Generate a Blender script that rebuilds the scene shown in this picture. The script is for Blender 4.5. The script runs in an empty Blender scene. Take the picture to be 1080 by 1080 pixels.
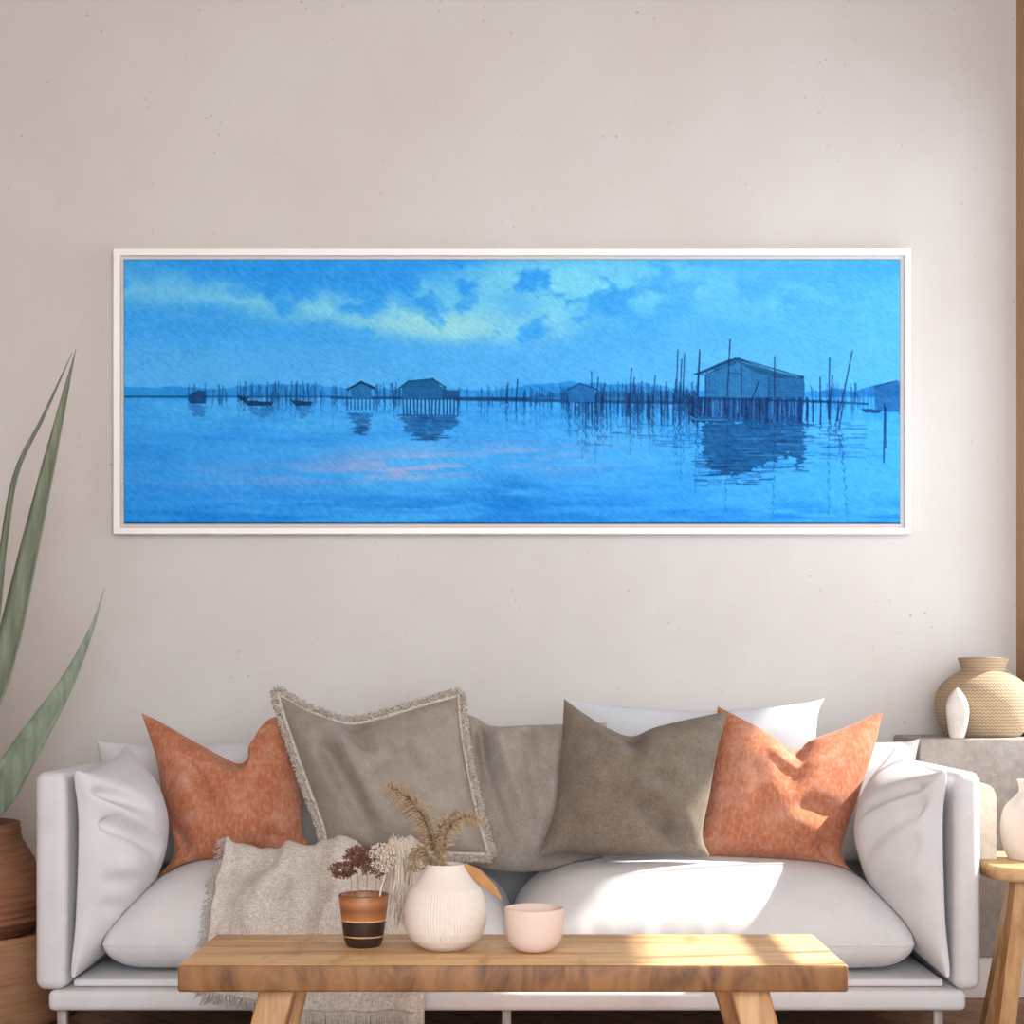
import bpy, bmesh, math, random
import numpy as np
from mathutils import Vector, noise as mnoise
from mathutils.bvhtree import BVHTree

random.seed(7)
RNG = np.random.default_rng(11)
SC = bpy.context.scene
COL = SC.collection

# ------------------------------------------------------------------ camera, world, sun, exposure
FOC, CX, CY = 1600.0, 559.0, 718.0          # focal length and vanishing point in photo pixels
DIST, EYE = 4.507, 0.88                     # camera to back wall, eye height
cam_data = bpy.data.cameras.new('camera')
cam_data.sensor_width = 36.0
cam_data.lens = FOC / 1080.0 * 36.0
cam_data.shift_x = (540 - CX) / 1080.0
cam_data.shift_y = (CY - 540) / 1080.0
cam_data.clip_start = 0.05
cam = bpy.data.objects.new('camera', cam_data)
cam.location = (0, -DIST, EYE)
cam.rotation_euler = (math.pi / 2, 0, 0)
COL.objects.link(cam)
SC.camera = cam

world = bpy.data.worlds.new('world')
SC.world = world
world.use_nodes = True
wb = world.node_tree.nodes['Background']
wb.inputs['Color'].default_value = (0.88, 0.945, 1.0, 1)
wb.inputs['Strength'].default_value = 2.5

def add_light(name, kind, loc, direction, energy, color, **kw):
    d = bpy.data.lights.new(name, kind)
    d.energy = energy
    d.color = color
    for k, v in kw.items():
        setattr(d, k, v)
    o = bpy.data.objects.new(name, d)
    o.location = loc
    o.rotation_euler = Vector(direction).to_track_quat('-Z', 'Y').to_euler()
    COL.objects.link(o)
    return o

SUN_DIR = Vector((-0.735, -0.13, -0.676)).normalized()
add_light('sun', 'SUN', (4, -1, 4), SUN_DIR, 8.5, (1.0, 0.95, 0.86), angle=math.radians(0.9))
add_light('window_daylight', 'AREA', (1.60, -1.05, 1.55), (-1, 0.0, 0), 1.0, (0.94, 0.97, 1.0), shape='RECTANGLE', size=1.7, size_y=1.8)
add_light('front_fill_light', 'AREA', (1.05, -5.4, 1.55), (-0.06, 1, -0.06), 78, (0.95, 0.97, 1.0), shape='RECTANGLE', size=2.4, size_y=1.7)  # fill lamp added to even out the back wall; no window stands there

SC.view_settings.view_transform = 'Standard'
SC.view_settings.look = 'None'
SC.view_settings.gamma = 1.0
SC.view_settings.use_curve_mapping = False
SC.view_settings.exposure = 0.46

# ------------------------------------------------------------------ helpers
def scl(y):
    return FOC / (DIST + y)

def W(px, py, y):
    s = scl(y)
    return Vector(((px - CX) / s, y, EYE - (py - CY) / s))

def ray_plane(px, py, p0, n):
    d = Vector(((px - CX) / FOC, 1.0, -(py - CY) / FOC))
    o = Vector((0, -DIST, EYE))
    t = (p0 - o).dot(n) / d.dot(n)
    return o + d * t

def s2l(c):
    return tuple(((v / 255.0) / 12.92 if v / 255.0 <= 0.04045 else ((v / 255.0 + 0.055) / 1.055) ** 2.4) for v in c)

def tag(o, label=None, cat=None, group=None, kind=None):
    if label: o['label'] = label
    if cat: o['category'] = cat
    if group: o['group'] = group
    if kind: o['kind'] = kind
    return o

def empty(name, loc):
    o = bpy.data.objects.new(name, None)
    o.location = loc
    o.empty_display_size = 0.05
    COL.objects.link(o)
    return o

def obj(name, verts, faces, mat, parent=None, origin=None, smooth=True):
    """verts in world coordinates; stored relative to the origin (or to the parent)."""
    if parent is not None:
        base = Vector((0, 0, 0)); p = parent
        while p is not None:
            base += p.location; p = p.parent
    else:
        base = Vector(origin) if origin is not None else Vector((0, 0, 0))
    me = bpy.data.meshes.new(name)
    bx, by, bz = base
    me.from_pydata([(v[0] - bx, v[1] - by, v[2] - bz) for v in verts], [], faces)
    me.materials.append(mat)
    if smooth:
        me.polygons.foreach_set('use_smooth', [True] * len(me.polygons))
    me.update()
    o = bpy.data.objects.new(name, me)
    COL.objects.link(o)
    if parent is not None:
        o.parent = parent
    else:
        o.location = base
    return o

class MB:
    def __init__(self):
        self.v, self.f = [], []
    def add(self, verts, faces):
        b = len(self.v)
        self.v.extend(verts)
        self.f.extend([tuple(i + b for i in f) for f in faces])
        return self
    def tube(self, pts, rad, sides=6, cap=True, flat=1.0):
        pts = [Vector(p) for p in pts]
        n = len(pts)
        if not isinstance(rad, (list, tuple)):
            rad = [rad] * n
        vs, fs = [], []
        up = None
        for i, p in enumerate(pts):
            t = (pts[min(i + 1, n - 1)] - pts[max(i - 1, 0)])
            if t.length < 1e-9: t = Vector((0, 0, 1))
            t.normalize()
            if up is None:
                up = Vector((0, 1, 0)) if abs(t.y) < 0.9 else Vector((1, 0, 0))
            a = t.cross(up)
            if a.length < 1e-6: a = t.cross(Vector((1, 0, 0.3)))
            a.normalize()
            b = a.cross(t).normalized()
            up = b
            for k in range(sides):
                q = 2 * math.pi * k / sides
                vs.append(p + a * (math.cos(q) * rad[i]) + b * (math.sin(q) * rad[i] * flat))
        for i in range(n - 1):
            for k in range(sides):
                k2 = (k + 1) % sides
                fs.append((i * sides + k, i * sides + k2, (i + 1) * sides + k2, (i + 1) * sides + k))
        if cap:
            fs.append(tuple(range(sides - 1, -1, -1)))
            fs.append(tuple((n - 1) * sides + k for k in range(sides)))
        return self.add(vs, fs)
    def box(self, lo, hi, bev=0.0, seg=3):
        v, f = rbox(lo, hi, bev, seg)
        return self.add(v, f)
    def build(self, name, mat, parent=None, origin=None, smooth=True):
        return obj(name, self.v, self.f, mat, parent, origin, smooth)

def rbox(lo, hi, bev=0.0, seg=3):
    bm = bmesh.new()
    bmesh.ops.create_cube(bm, size=1.0)
    for v in bm.verts:
        v.co = Vector([(lo[i] + hi[i]) / 2 + v.co[i] * (hi[i] - lo[i]) for i in range(3)])
    if bev > 0:
        bmesh.ops.bevel(bm, geom=list(bm.edges), offset=bev, segments=seg, profile=0.5, affect='EDGES', clamp_overlap=True)
    bm.verts.index_update()
    v = [x.co.copy() for x in bm.verts]
    f = [tuple(x.index for x in fc.verts) for fc in bm.faces]
    bm.free()
    return v, f

def hexa(b, t):
    """a solid from 4 bottom and 4 top corners (both counter-clockwise from above)"""
    return list(b) + list(t), [(3, 2, 1, 0), (4, 5, 6, 7), (0, 1, 5, 4), (1, 2, 6, 5), (2, 3, 7, 6), (3, 0, 4, 7)]

def lathe(profile, c, n=64, warp=None):
    vs, fs = [], []
    m = len(profile)
    for i, (r, z) in enumerate(profile):
        for k in range(n):
            a = 2 * math.pi * k / n
            rr = r if warp is None else warp(r, z, a)
            vs.append(Vector((c[0] + rr * math.cos(a), c[1] + rr * math.sin(a), c[2] + z)))
    for i in range(m - 1):
        for k in range(n):
            k2 = (k + 1) % n
            fs.append((i * n + k, i * n + k2, (i + 1) * n + k2, (i + 1) * n + k))
    return vs, fs

def catmull(pts, n):
    """n points on a centripetal-like spline through pts, even in arclength"""
    P = [Vector(p) for p in pts]
    if len(P) == 2:
        return [P[0].lerp(P[1], i / (n - 1)) for i in range(n)]
    E = [P[0] * 2 - P[1]] + P + [P[-1] * 2 - P[-2]]
    d = []
    for i in range(1, len(E) - 2):
        for k in range(24):
            t = k / 24
            p0, p1, p2, p3 = E[i - 1], E[i], E[i + 1], E[i + 2]
            d.append(0.5 * ((2 * p1) + (p2 - p0) * t + (2 * p0 - 5 * p1 + 4 * p2 - p3) * t * t + (3 * p1 - p0 - 3 * p2 + p3) * t ** 3))
    d.append(P[-1])
    L = [0.0]
    for a, b in zip(d, d[1:]): L.append(L[-1] + (b - a).length)
    out, j = [], 0
    for i in range(n):
        s = L[-1] * i / (n - 1)
        while j < len(L) - 2 and L[j + 1] < s: j += 1
        seg = max(L[j + 1] - L[j], 1e-9)
        out.append(d[j].lerp(d[j + 1], (s - L[j]) / seg))
    return out

def at(poly, t):
    x = t * (len(poly) - 1)
    i = min(int(x), len(poly) - 2)
    return poly[i].lerp(poly[i + 1], x - i)

def pillow(top, right, bottom, left, nrm, tf, tb, n=60, pw=0.55, e=2.0, creases=(), nz=0.004, nscale=7.0, seed=0, pucker=0.0, skew=(0, 0), dome=0.0, pfreq=40, pwb=None, rad=None, avoid=None):
    """A stuffed cushion: boundary of four 3-D polylines (top and bottom left to right, left and right top to bottom),
    filled front (+nrm, depth tf) and back (depth tb).  creases: (u0,v0,u1,v1,width,depth) on the front."""
    T, R, B, L = catmull(top, 80), catmull(right, 80), catmull(bottom, 80), catmull(left, 80)
    nrm = Vector(nrm).normalized()
    c00, c10, c01, c11 = T[0], T[-1], B[0], B[-1]
    par = [0.5 - 0.5 * math.cos(math.pi * i / n) for i in range(n + 1)]
    Lu, Lv = ((T[0] - T[-1]).length + (B[0] - B[-1]).length) / 2, ((L[0] - L[-1]).length + (R[0] - R[-1]).length) / 2
    def base(u, v):
        a = at(T, u) * (1 - v) + at(B, u) * v
        b = at(L, v) * (1 - u) + at(R, v) * u
        c = c00 * (1 - u) * (1 - v) + c10 * u * (1 - v) + c01 * (1 - u) * v + c11 * u * v
        return a + b - c
    vs, fs = [], []
    off = Vector((seed * 3.7, seed * 1.3, seed * 5.1))
    idx = {}
    for side, th in ((0, tf), (1, tb)):
        for j, v in enumerate(par):
            for i, u in enumerate(par):
                edge = i in (0, n) or j in (0, n)
                if side == 1 and edge:
                    idx[(1, i, j)] = idx[(0, i, j)]
                    continue
                U, V = 2 * u - 1, 2 * v - 1
                su = U - skew[0] * (1 - U * U)
                sv = V - skew[1] * (1 - V * V)
                w = max(0.0, (1 - abs(su) ** e)) * max(0.0, (1 - abs(sv) ** e))
                h = th * w ** (pw if side == 0 or pwb is None else pwb)
                if rad:
                    Rr = rad[side]
                    fe = lambda d: math.sqrt(max(0.0, 1 - (1 - min(d / Rr, 1.0)) ** 2))
                    h = th * fe(min(u, 1 - u) * Lu) * fe(min(v, 1 - v) * Lv)
                if dome:
                    h *= (1 - dome) + dome * (1 - su * su) * (1 - sv * sv)
                p = base(u, v)
                env = min(1.0, w * 3)
                d = nz * env * (mnoise.noise(p * nscale + off) + 0.5 * mnoise.noise(p * nscale * 2.3 + off))
                if pucker:
                    eu, ev = 1 - abs(U), 1 - abs(V)
                    q = math.exp(-ev * 5) * (mnoise.noise(Vector((p.x * pfreq, seed, side))) ) + math.exp(-eu * 5) * mnoise.noise(Vector((seed, (p.y + p.z) * pfreq, side)))
                    d += pucker * q * min(1.0, w * 6)
                if side == 0:
                    for (u0, v0, u1, v1, wd, dp) in creases:
                        ax, ay = u1 - u0, v1 - v0
                        tt = ((u - u0) * ax + (v - v0) * ay) / (ax * ax + ay * ay)
                        t2 = min(1, max(0, tt))
                        dd = (u - u0 - ax * t2) ** 2 + (v - v0 - ay * t2) ** 2
                        d -= 1.15 * dp * (1 - 0.7 * t2 * t2) * math.exp(-dd / (wd * wd)) * min(1.0, w * 5)
                idx[(side, i, j)] = len(vs)
                vs.append(p + nrm * ((h + d) if side == 0 else -(h + d * 0.5)))
    for side in (0, 1):
        for j in range(n):
            for i in range(n):
                q = (idx[(side, i, j)], idx[(side, i + 1, j)], idx[(side, i + 1, j + 1)], idx[(side, i, j + 1)])
                fs.append(q[::-1] if side == 0 else q)
    loop = T + R[1:] + B[::-1][1:] + L[::-1][1:-1]
    # make the faces look outwards
    q = fs[(n // 2) * n + n // 2]
    fn = (vs[q[1]] - vs[q[0]]).cross(vs[q[2]] - vs[q[0]])
    if fn.dot(nrm) < 0:
        fs = [q_[::-1] for q_ in fs]
    for tr in (avoid or ()):
        vs = push_out(vs, tr)
        loop = push_out(loop, tr)
    return vs, fs, loop

def tree_of(v, f):
    return BVHTree.FromPolygons([tuple(p) for p in v], [tuple(q) for q in f])

def push_out(vs, tr, gap=0.003, far=0.16):
    """soft things give way: points inside another body move to its nearest surface"""
    out = []
    d = Vector((0.31, -0.87, 0.385)).normalized()
    for p in vs:
        co, nn, _, _ = tr.find_nearest(p, far)
        if co is not None:
            hits, o = 0, p.copy()
            while hits < 12:
                h = tr.ray_cast(o, d)
                if h[0] is None: break
                hits += 1
                o = h[0] + d * 1e-5
            if hits % 2:
                p = co + (co - p).normalized() * gap if (co - p).length > 1e-6 else p
        out.append(p)
    return out

# ------------------------------------------------------------------ materials
def new_mat(name):
    m = bpy.data.materials.new(name)
    m.use_nodes = True
    return m, m.node_tree.nodes, m.node_tree.links, m.node_tree.nodes['Principled BSDF']

def noise_node(N, L, vec, scale, detail=4, rough=0.6):
    t = N.new('ShaderNodeTexNoise')
    t.inputs['Scale'].default_value = scale
    t.inputs['Detail'].default_value = detail
    t.inputs['Roughness'].default_value = rough
    if vec is not None: L.new(vec, t.inputs['Vector'])
    return t

def ramp(N, L, fac, stops):
    r = N.new('ShaderNodeValToRGB')
    els = r.color_ramp.elements
    while len(els) < len(stops): els.new(0.5)
    for e_, (p, c) in zip(els, stops):
        e_.position = p
        e_.color = (*c[:3], 1)
    L.new(fac, r.inputs['Fac'])
    return r

def mix(N, L, fac, a, b, mode='MIX'):
    m = N.new('ShaderNodeMix')
    m.data_type = 'RGBA'
    m.blend_type = mode
    for sock, val in ((m.inputs[0], fac), (m.inputs[6], a), (m.inputs[7], b)):
        if hasattr(val, 'links'): L.new(val, sock)
        elif isinstance(val, (int, float)): sock.default_value = val
        else: sock.default_value = (*val[:3], 1)
    return m.outputs[2]

def bump(N, L, b, height, strength, dist=0.005):
    n = N.new('ShaderNodeBump')
    n.inputs['Strength'].default_value = strength
    n.inputs['Distance'].default_value = dist
    L.new(height, n.inputs['Height'])
    L.new(n.outputs['Normal'], b.inputs['Normal'])
    return n

def coords(N, L, scale=(1, 1, 1)):
    tc = N.new('ShaderNodeTexCoord')
    mp = N.new('ShaderNodeMapping')
    mp.inputs['Scale'].default_value = scale
    L.new(tc.outputs['Object'], mp.inputs['Vector'])
    return mp.outputs['Vector']

def fabric(name, c1, c2, scale=14, weave=700, rough=0.9, sheen=0.0, sheen_tint=(1, 1, 1), bstr=0.25, contrast=0.0):
    """cloth: a broad soft mottling between c1 and c2, with a fine thread pattern of the given contrast"""
    m, N, L, b = new_mat(name)
    n1 = noise_node(N, L, coords(N, L), scale, 5, 0.6)
    col = ramp(N, L, n1.outputs['Fac'], [(0.32, c1), (0.68, c2)]).outputs['Color']
    wv = noise_node(N, L, coords(N, L, (1, 1, 0.25)), weave, 3, 0.7)
    wh = noise_node(N, L, coords(N, L, (0.25, 1, 1)), weave, 3, 0.7)
    ad = N.new('ShaderNodeMath'); ad.operation = 'ADD'
    L.new(wv.outputs['Fac'], ad.inputs[0]); L.new(wh.outputs['Fac'], ad.inputs[1])
    hf = N.new('ShaderNodeMath'); hf.operation = 'MULTIPLY'; hf.inputs[1].default_value = 0.5
    L.new(ad.outputs[0], hf.inputs[0])
    if contrast:
        th = ramp(N, L, hf.outputs[0], [(0.36, (0.5 - contrast,) * 3), (0.64, (0.5 + contrast,) * 3)])
        col = mix(N, L, 1.0, col, th.outputs['Color'], 'OVERLAY')
    L.new(col, b.inputs['Base Color'])
    bump(N, L, b, hf.outputs[0], bstr, 0.002)
    b.inputs['Roughness'].default_value = rough
    b.inputs['Sheen Weight'].default_value = sheen
    b.inputs['Sheen Roughness'].default_value = 0.4
    b.inputs['Sheen Tint'].default_value = (*sheen_tint, 1)
    b.inputs['Specular IOR Level'].default_value = 0.15
    return m

def velvet(name):
    m, N, L, b = new_mat(name)
    v = coords(N, L)
    n1 = noise_node(N, L, v, 11, 7, 0.70)
    n2 = noise_node(N, L, coords(N, L, (1, 1, 0.45)), 120, 4, 0.7)
    a = ramp(N, L, n1.outputs['Fac'], [(0.30, s2l((156, 92, 64))), (0.50, s2l((170, 104, 74))), (0.70, s2l((186, 138, 118)))])
    f = ramp(N, L, n2.outputs['Fac'], [(0.45, (0, 0, 0)), (0.75, (0.55, 0.55, 0.55))])
    L.new(mix(N, L, f.outputs['Color'], a.outputs['Color'], s2l((202, 162, 144))), b.inputs['Base Color'])
    bump(N, L, b, n2.outputs['Fac'], 0.35, 0.003)
    b.inputs['Roughness'].default_value = 0.85
    b.inputs['Sheen Weight'].default_value = 0.35
    b.inputs['Sheen Roughness'].default_value = 0.35
    b.inputs['Sheen Tint'].default_value = (1.0, 0.82, 0.72, 1)
    b.inputs['Specular IOR Level'].default_value = 0.1
    return m

def wood(name, dark, mid, light, stretch=(1.2, 14, 14), rough=0.55, knots=True):
    m, N, L, b = new_mat(name)
    v = coords(N, L, stretch)
    n1 = noise_node(N, L, v, 2.2, 6, 0.62)
    n1.inputs['Distortion'].default_value = 0.9
    r = ramp(N, L, n1.outputs['Fac'], [(0.28, dark), (0.45, mid), (0.62, light), (0.8, mid)])
    col = r.outputs['Color']
    if knots:
        n2 = noise_node(N, L, coords(N, L, (9, 3, 3)), 1.6, 3, 0.5)
        f = ramp(N, L, n2.outputs['Fac'], [(0.58, (0, 0, 0)), (0.70, (0.7, 0.7, 0.7))])
        col = mix(N, L, f.outputs['Color'], col, dark)
    L.new(col, b.inputs['Base Color'])
    bump(N, L, b, n1.outputs['Fac'], 0.12, 0.004)
    b.inputs['Roughness'].default_value = rough
    return m

def plain(name, c, rough=0.6, nscale=40, var=0.06, bstr=0.1, metallic=0.0):
    m, N, L, b = new_mat(name)
    v = coords(N, L)
    n1 = noise_node(N, L, v, nscale, 5, 0.6)
    c1 = tuple(x * (1 - var) for x in c); c2 = tuple(min(1, x * (1 + var)) for x in c)
    L.new(ramp(N, L, n1.outputs['Fac'], [(0.3, c1), (0.7, c2)]).outputs['Color'], b.inputs['Base Color'])
    bump(N, L, b, n1.outputs['Fac'], bstr, 0.003)
    b.inputs['Roughness'].default_value = rough
    b.inputs['Metallic'].default_value = metallic
    return m

def plaster(name, c, warm):
    m, N, L, b = new_mat(name)
    v = coords(N, L)
    big = noise_node(N, L, v, 1.6, 6, 0.65)
    base = ramp(N, L, big.outputs['Fac'], [(0.3, warm), (0.62, c)]).outputs['Color']
    fine = noise_node(N, L, v, 26, 8, 0.75)
    f1 = ramp(N, L, fine.outputs['Fac'], [(0.58, (0, 0, 0)), (0.78, (0.40, 0.40, 0.40))])
    base = mix(N, L, f1.outputs['Color'], base, tuple(x * 0.72 for x in warm))
    vor = N.new('ShaderNodeTexVoronoi')
    vor.inputs['Scale'].default_value = 30
    L.new(v, vor.inputs['Vector'])
    pit = ramp(N, L, vor.outputs['Distance'], [(0.07, (1, 1, 1)), (0.15, (0, 0, 0))])
    clus = noise_node(N, L, v, 5, 4, 0.7)
    cm = ramp(N, L, clus.outputs['Fac'], [(0.52, (0, 0, 0)), (0.70, (0.7, 0.7, 0.7))])
    mm = mix(N, L, 1.0, pit.outputs['Color'], cm.outputs['Color'], 'MULTIPLY')
    base = mix(N, L, mm, base, s2l((120, 95, 80)))
    L.new(base, b.inputs['Base Color'])
    bump(N, L, b, fine.outputs['Fac'], 0.12, 0.006)
    b.inputs['Roughness'].default_value = 0.92
    b.inputs['Specular IOR Level'].default_value = 0.1
    return m

M = {}
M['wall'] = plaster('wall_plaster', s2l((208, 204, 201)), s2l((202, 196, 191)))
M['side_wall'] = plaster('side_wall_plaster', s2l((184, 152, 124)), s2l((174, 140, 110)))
M['ceiling'] = plain('ceiling_paint', s2l((186, 158, 134)), 0.9, 10, 0.02, 0.02)
M['baseboard'] = plain('baseboard_paint', s2l((228, 222, 218)), 0.5, 10, 0.02, 0.02)
M['sofa'] = fabric('sofa_fabric', s2l((198, 197, 198)), s2l((206, 205, 206)), 12, 900, 0.9, 0.1, bstr=0.10, contrast=0.02)
M['back_linen'] = fabric('white_cotton', s2l((188, 191, 196)), s2l((194, 197, 202)), 12, 900, 0.9, bstr=0.1)
M['velvet'] = velvet('orange_velvet')
M['greige'] = fabric('greige_velvet', s2l((134, 125, 115)), s2l((150, 142, 133)), 22, 420, 0.9, 0.25, (0.9, 0.87, 0.82), contrast=0.07)
M['grey_linen'] = fabric('grey_linen', s2l((110, 100, 89)), s2l((124, 114, 103)), 18, 330, 0.95, 0.1, bstr=0.4, contrast=0.13)
M['beige_linen'] = fabric('beige_linen', s2l((144, 134, 124)), s2l((158, 149, 140)), 18, 330, 0.95, 0.05, bstr=0.4, contrast=0.10)
M['throw'] = fabric('throw_wool', s2l((180, 172, 164)), s2l((194, 187, 179)), 18, 260, 0.97, 0.1, bstr=0.8, contrast=0.16)
M['trim_fringe'] = fabric('trim_wool', s2l((176, 166, 155)), s2l((202, 193, 183)), 90, 300, 0.97, 0.1, bstr=0.6, contrast=0.12)
M['oak'] = wood('oak_wood', s2l((166, 122, 78)), s2l((200, 162, 114)), s2l((216, 184, 138)))
M['oak_leg'] = wood('oak_leg_wood', s2l((138, 96, 58)), s2l((176, 132, 86)), s2l((200, 160, 112)), (14, 14, 1.4))
M['oak_front_shaded'] = wood('oak_front_shaded_wood', s2l((66, 38, 20)), s2l((120, 80, 44)), s2l((142, 100, 58)), (8, 6, 3.5))  # chunky front-face grain, with the front's shade darkened into its colours
M['frame'] = plain('frame_white', s2l((246, 243, 240)), 0.45, 10, 0.01, 0.02)
M['frame_recess'] = plain('frame_grey', s2l((206, 198, 192)), 0.7, 10, 0.01, 0.02)
M['canvas_edge'] = plain('canvas_edge', s2l((60, 120, 170)), 0.9, 10, 0.02, 0.02)
M['metal'] = plain('leg_metal', s2l((150, 142, 136)), 0.45, 10, 0.02, 0.02)
M['ceramic'] = plain('matte_ceramic', s2l((214, 203, 194)), 0.75, 90, 0.02, 0.05)
M['blush'] = plain('blush_ceramic', s2l((212, 190, 178)), 0.7, 90, 0.02, 0.05)
M['leaf'] = None
M['black_metal'] = plain('window_metal', s2l((70, 60, 52)), 0.5, 10, 0.02, 0.02)

# ------------------------------------------------------------------ room shell
RW = 1.445                                    # inner face of the right wall
def struct(name, mb, mat, smooth=False):
    o = mb.build(name, mat, smooth=smooth)
    return tag(o, kind='structure')

struct('wall_back', MB().box((-2.6, 0, 0), (RW + 0.12, 0.12, 3.2)), M['wall'])
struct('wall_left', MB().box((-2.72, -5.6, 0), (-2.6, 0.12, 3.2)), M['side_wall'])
struct('ceiling', MB().box((-2.72, -5.6, 3.2), (RW + 0.12, 0.12, 3.3)), M['ceiling'])
WY0, WY1, WZ0, WZ1 = -1.98, -0.17, 0.62, 2.46
mb = MB()
mb.box((RW, WY1, 0), (RW + 0.12, 0.0, 3.2))
mb.box((RW, -5.6, 0), (RW + 0.12, WY0, 3.2))
mb.box((RW, WY0, 0), (RW + 0.12, WY1, WZ0))
mb.box((RW, WY0, WZ1), (RW + 0.12, WY1, 3.2))
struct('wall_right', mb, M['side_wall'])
# parquet floor: herringbone boards
def floor_mat():
    m, N, L, b = new_mat('parquet')
    v = coords(N, L)
    mp = N.new('ShaderNodeMapping'); mp.inputs['Rotation'].default_value = (0, 0, math.radians(45))
    L.new(v, mp.inputs['Vector'])
    br = N.new('ShaderNodeTexBrick')
    br.inputs['Scale'].default_value = 3.0
    br.inputs['Color1'].default_value = (*s2l((128, 90, 66)), 1)
    br.inputs['Color2'].default_value = (*s2l((148, 108, 82)), 1)
    br.inputs['Mortar'].default_value = (*s2l((84, 54, 38)), 1)
    br.inputs['Mortar Size'].default_value = 0.012
    L.new(mp.outputs['Vector'], br.inputs['Vector'])
    n1 = noise_node(N, L, mp.outputs['Vector'], 9, 5, 0.6)
    L.new(mix(N, L, 0.35, br.outputs['Color'], n1.outputs['Color'], 'SOFT_LIGHT'), b.inputs['Base Color'])
    b.inputs['Roughness'].default_value = 0.45
    return m
struct('floor', MB().box((-2.72, -5.6, -0.1), (RW + 0.12, 0.12, 0.0)), floor_mat())
struct('baseboard_back', MB().box((-2.6, -0.014, 0), (RW, 0, 0.095), 0.003, 1), M['baseboard'])
# window in the right wall (beside the picture's edge): frame with thin bars
win = MB()
for z in (WZ0, WZ1 - 0.035):
    win.box((RW + 0.03, WY0, z), (RW + 0.09, WY1, z + 0.035))
for y in (WY0, WY1 - 0.015):
    win.box((RW + 0.03, y, WZ0), (RW + 0.09, y + 0.015, WZ1))
win.box((RW + 0.04, WY0, 1.372), (RW + 0.07, -1.25, 1.408))
win.box((RW + 0.03, -1.28, WZ0), (RW + 0.09, -1.24, WZ1))
for y in (-1.645, -1.76, -0.60):
    win.box((RW + 0.05, y - 0.006, WZ0), (RW + 0.062, y + 0.006, WZ1))
struct('window_1', win, M['black_metal'])
struct('sun_blocker', MB().box((RW + 0.12, -3.1, 2.59), (RW + 0.12 + 1.02, 0.3, 2.65)), M['ceiling'])  # unseen slab added outside the window to cut off the high sun

# ------------------------------------------------------------------ painting (paint on a fine canvas grid)
def fbm(xx, yy, sx, sy, oct=5, seed=0, gain=0.55):
    r = np.random.default_rng(seed)
    out = np.zeros_like(xx); amp = 1.0; tot = 0
    for k in range(oct):
        lat = r.random((128, 128))
        gx, gy = xx / sx * 2 ** k, yy / sy * 2 ** k
        ix, iy = np.floor(gx).astype(int), np.floor(gy).astype(int)
        fx, fy = gx - ix, gy - iy
        fx = fx * fx * (3 - 2 * fx); fy = fy * fy * (3 - 2 * fy)
        a = lat[iy % 128, ix % 128]; b = lat[iy % 128, (ix + 1) % 128]
        c = lat[(iy + 1) % 128, ix % 128]; d = lat[(iy + 1) % 128, (ix + 1) % 128]
        out += amp * ((a * (1 - fx) + b * fx) * (1 - fy) + (c * (1 - fx) + d * fx) * fy)
        tot += amp; amp *= gain
    return out / tot

def sst(x, a, b):
    t = np.clip((x - a) / (b - a), 0, 1)
    return t * t * (3 - 2 * t)

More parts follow.
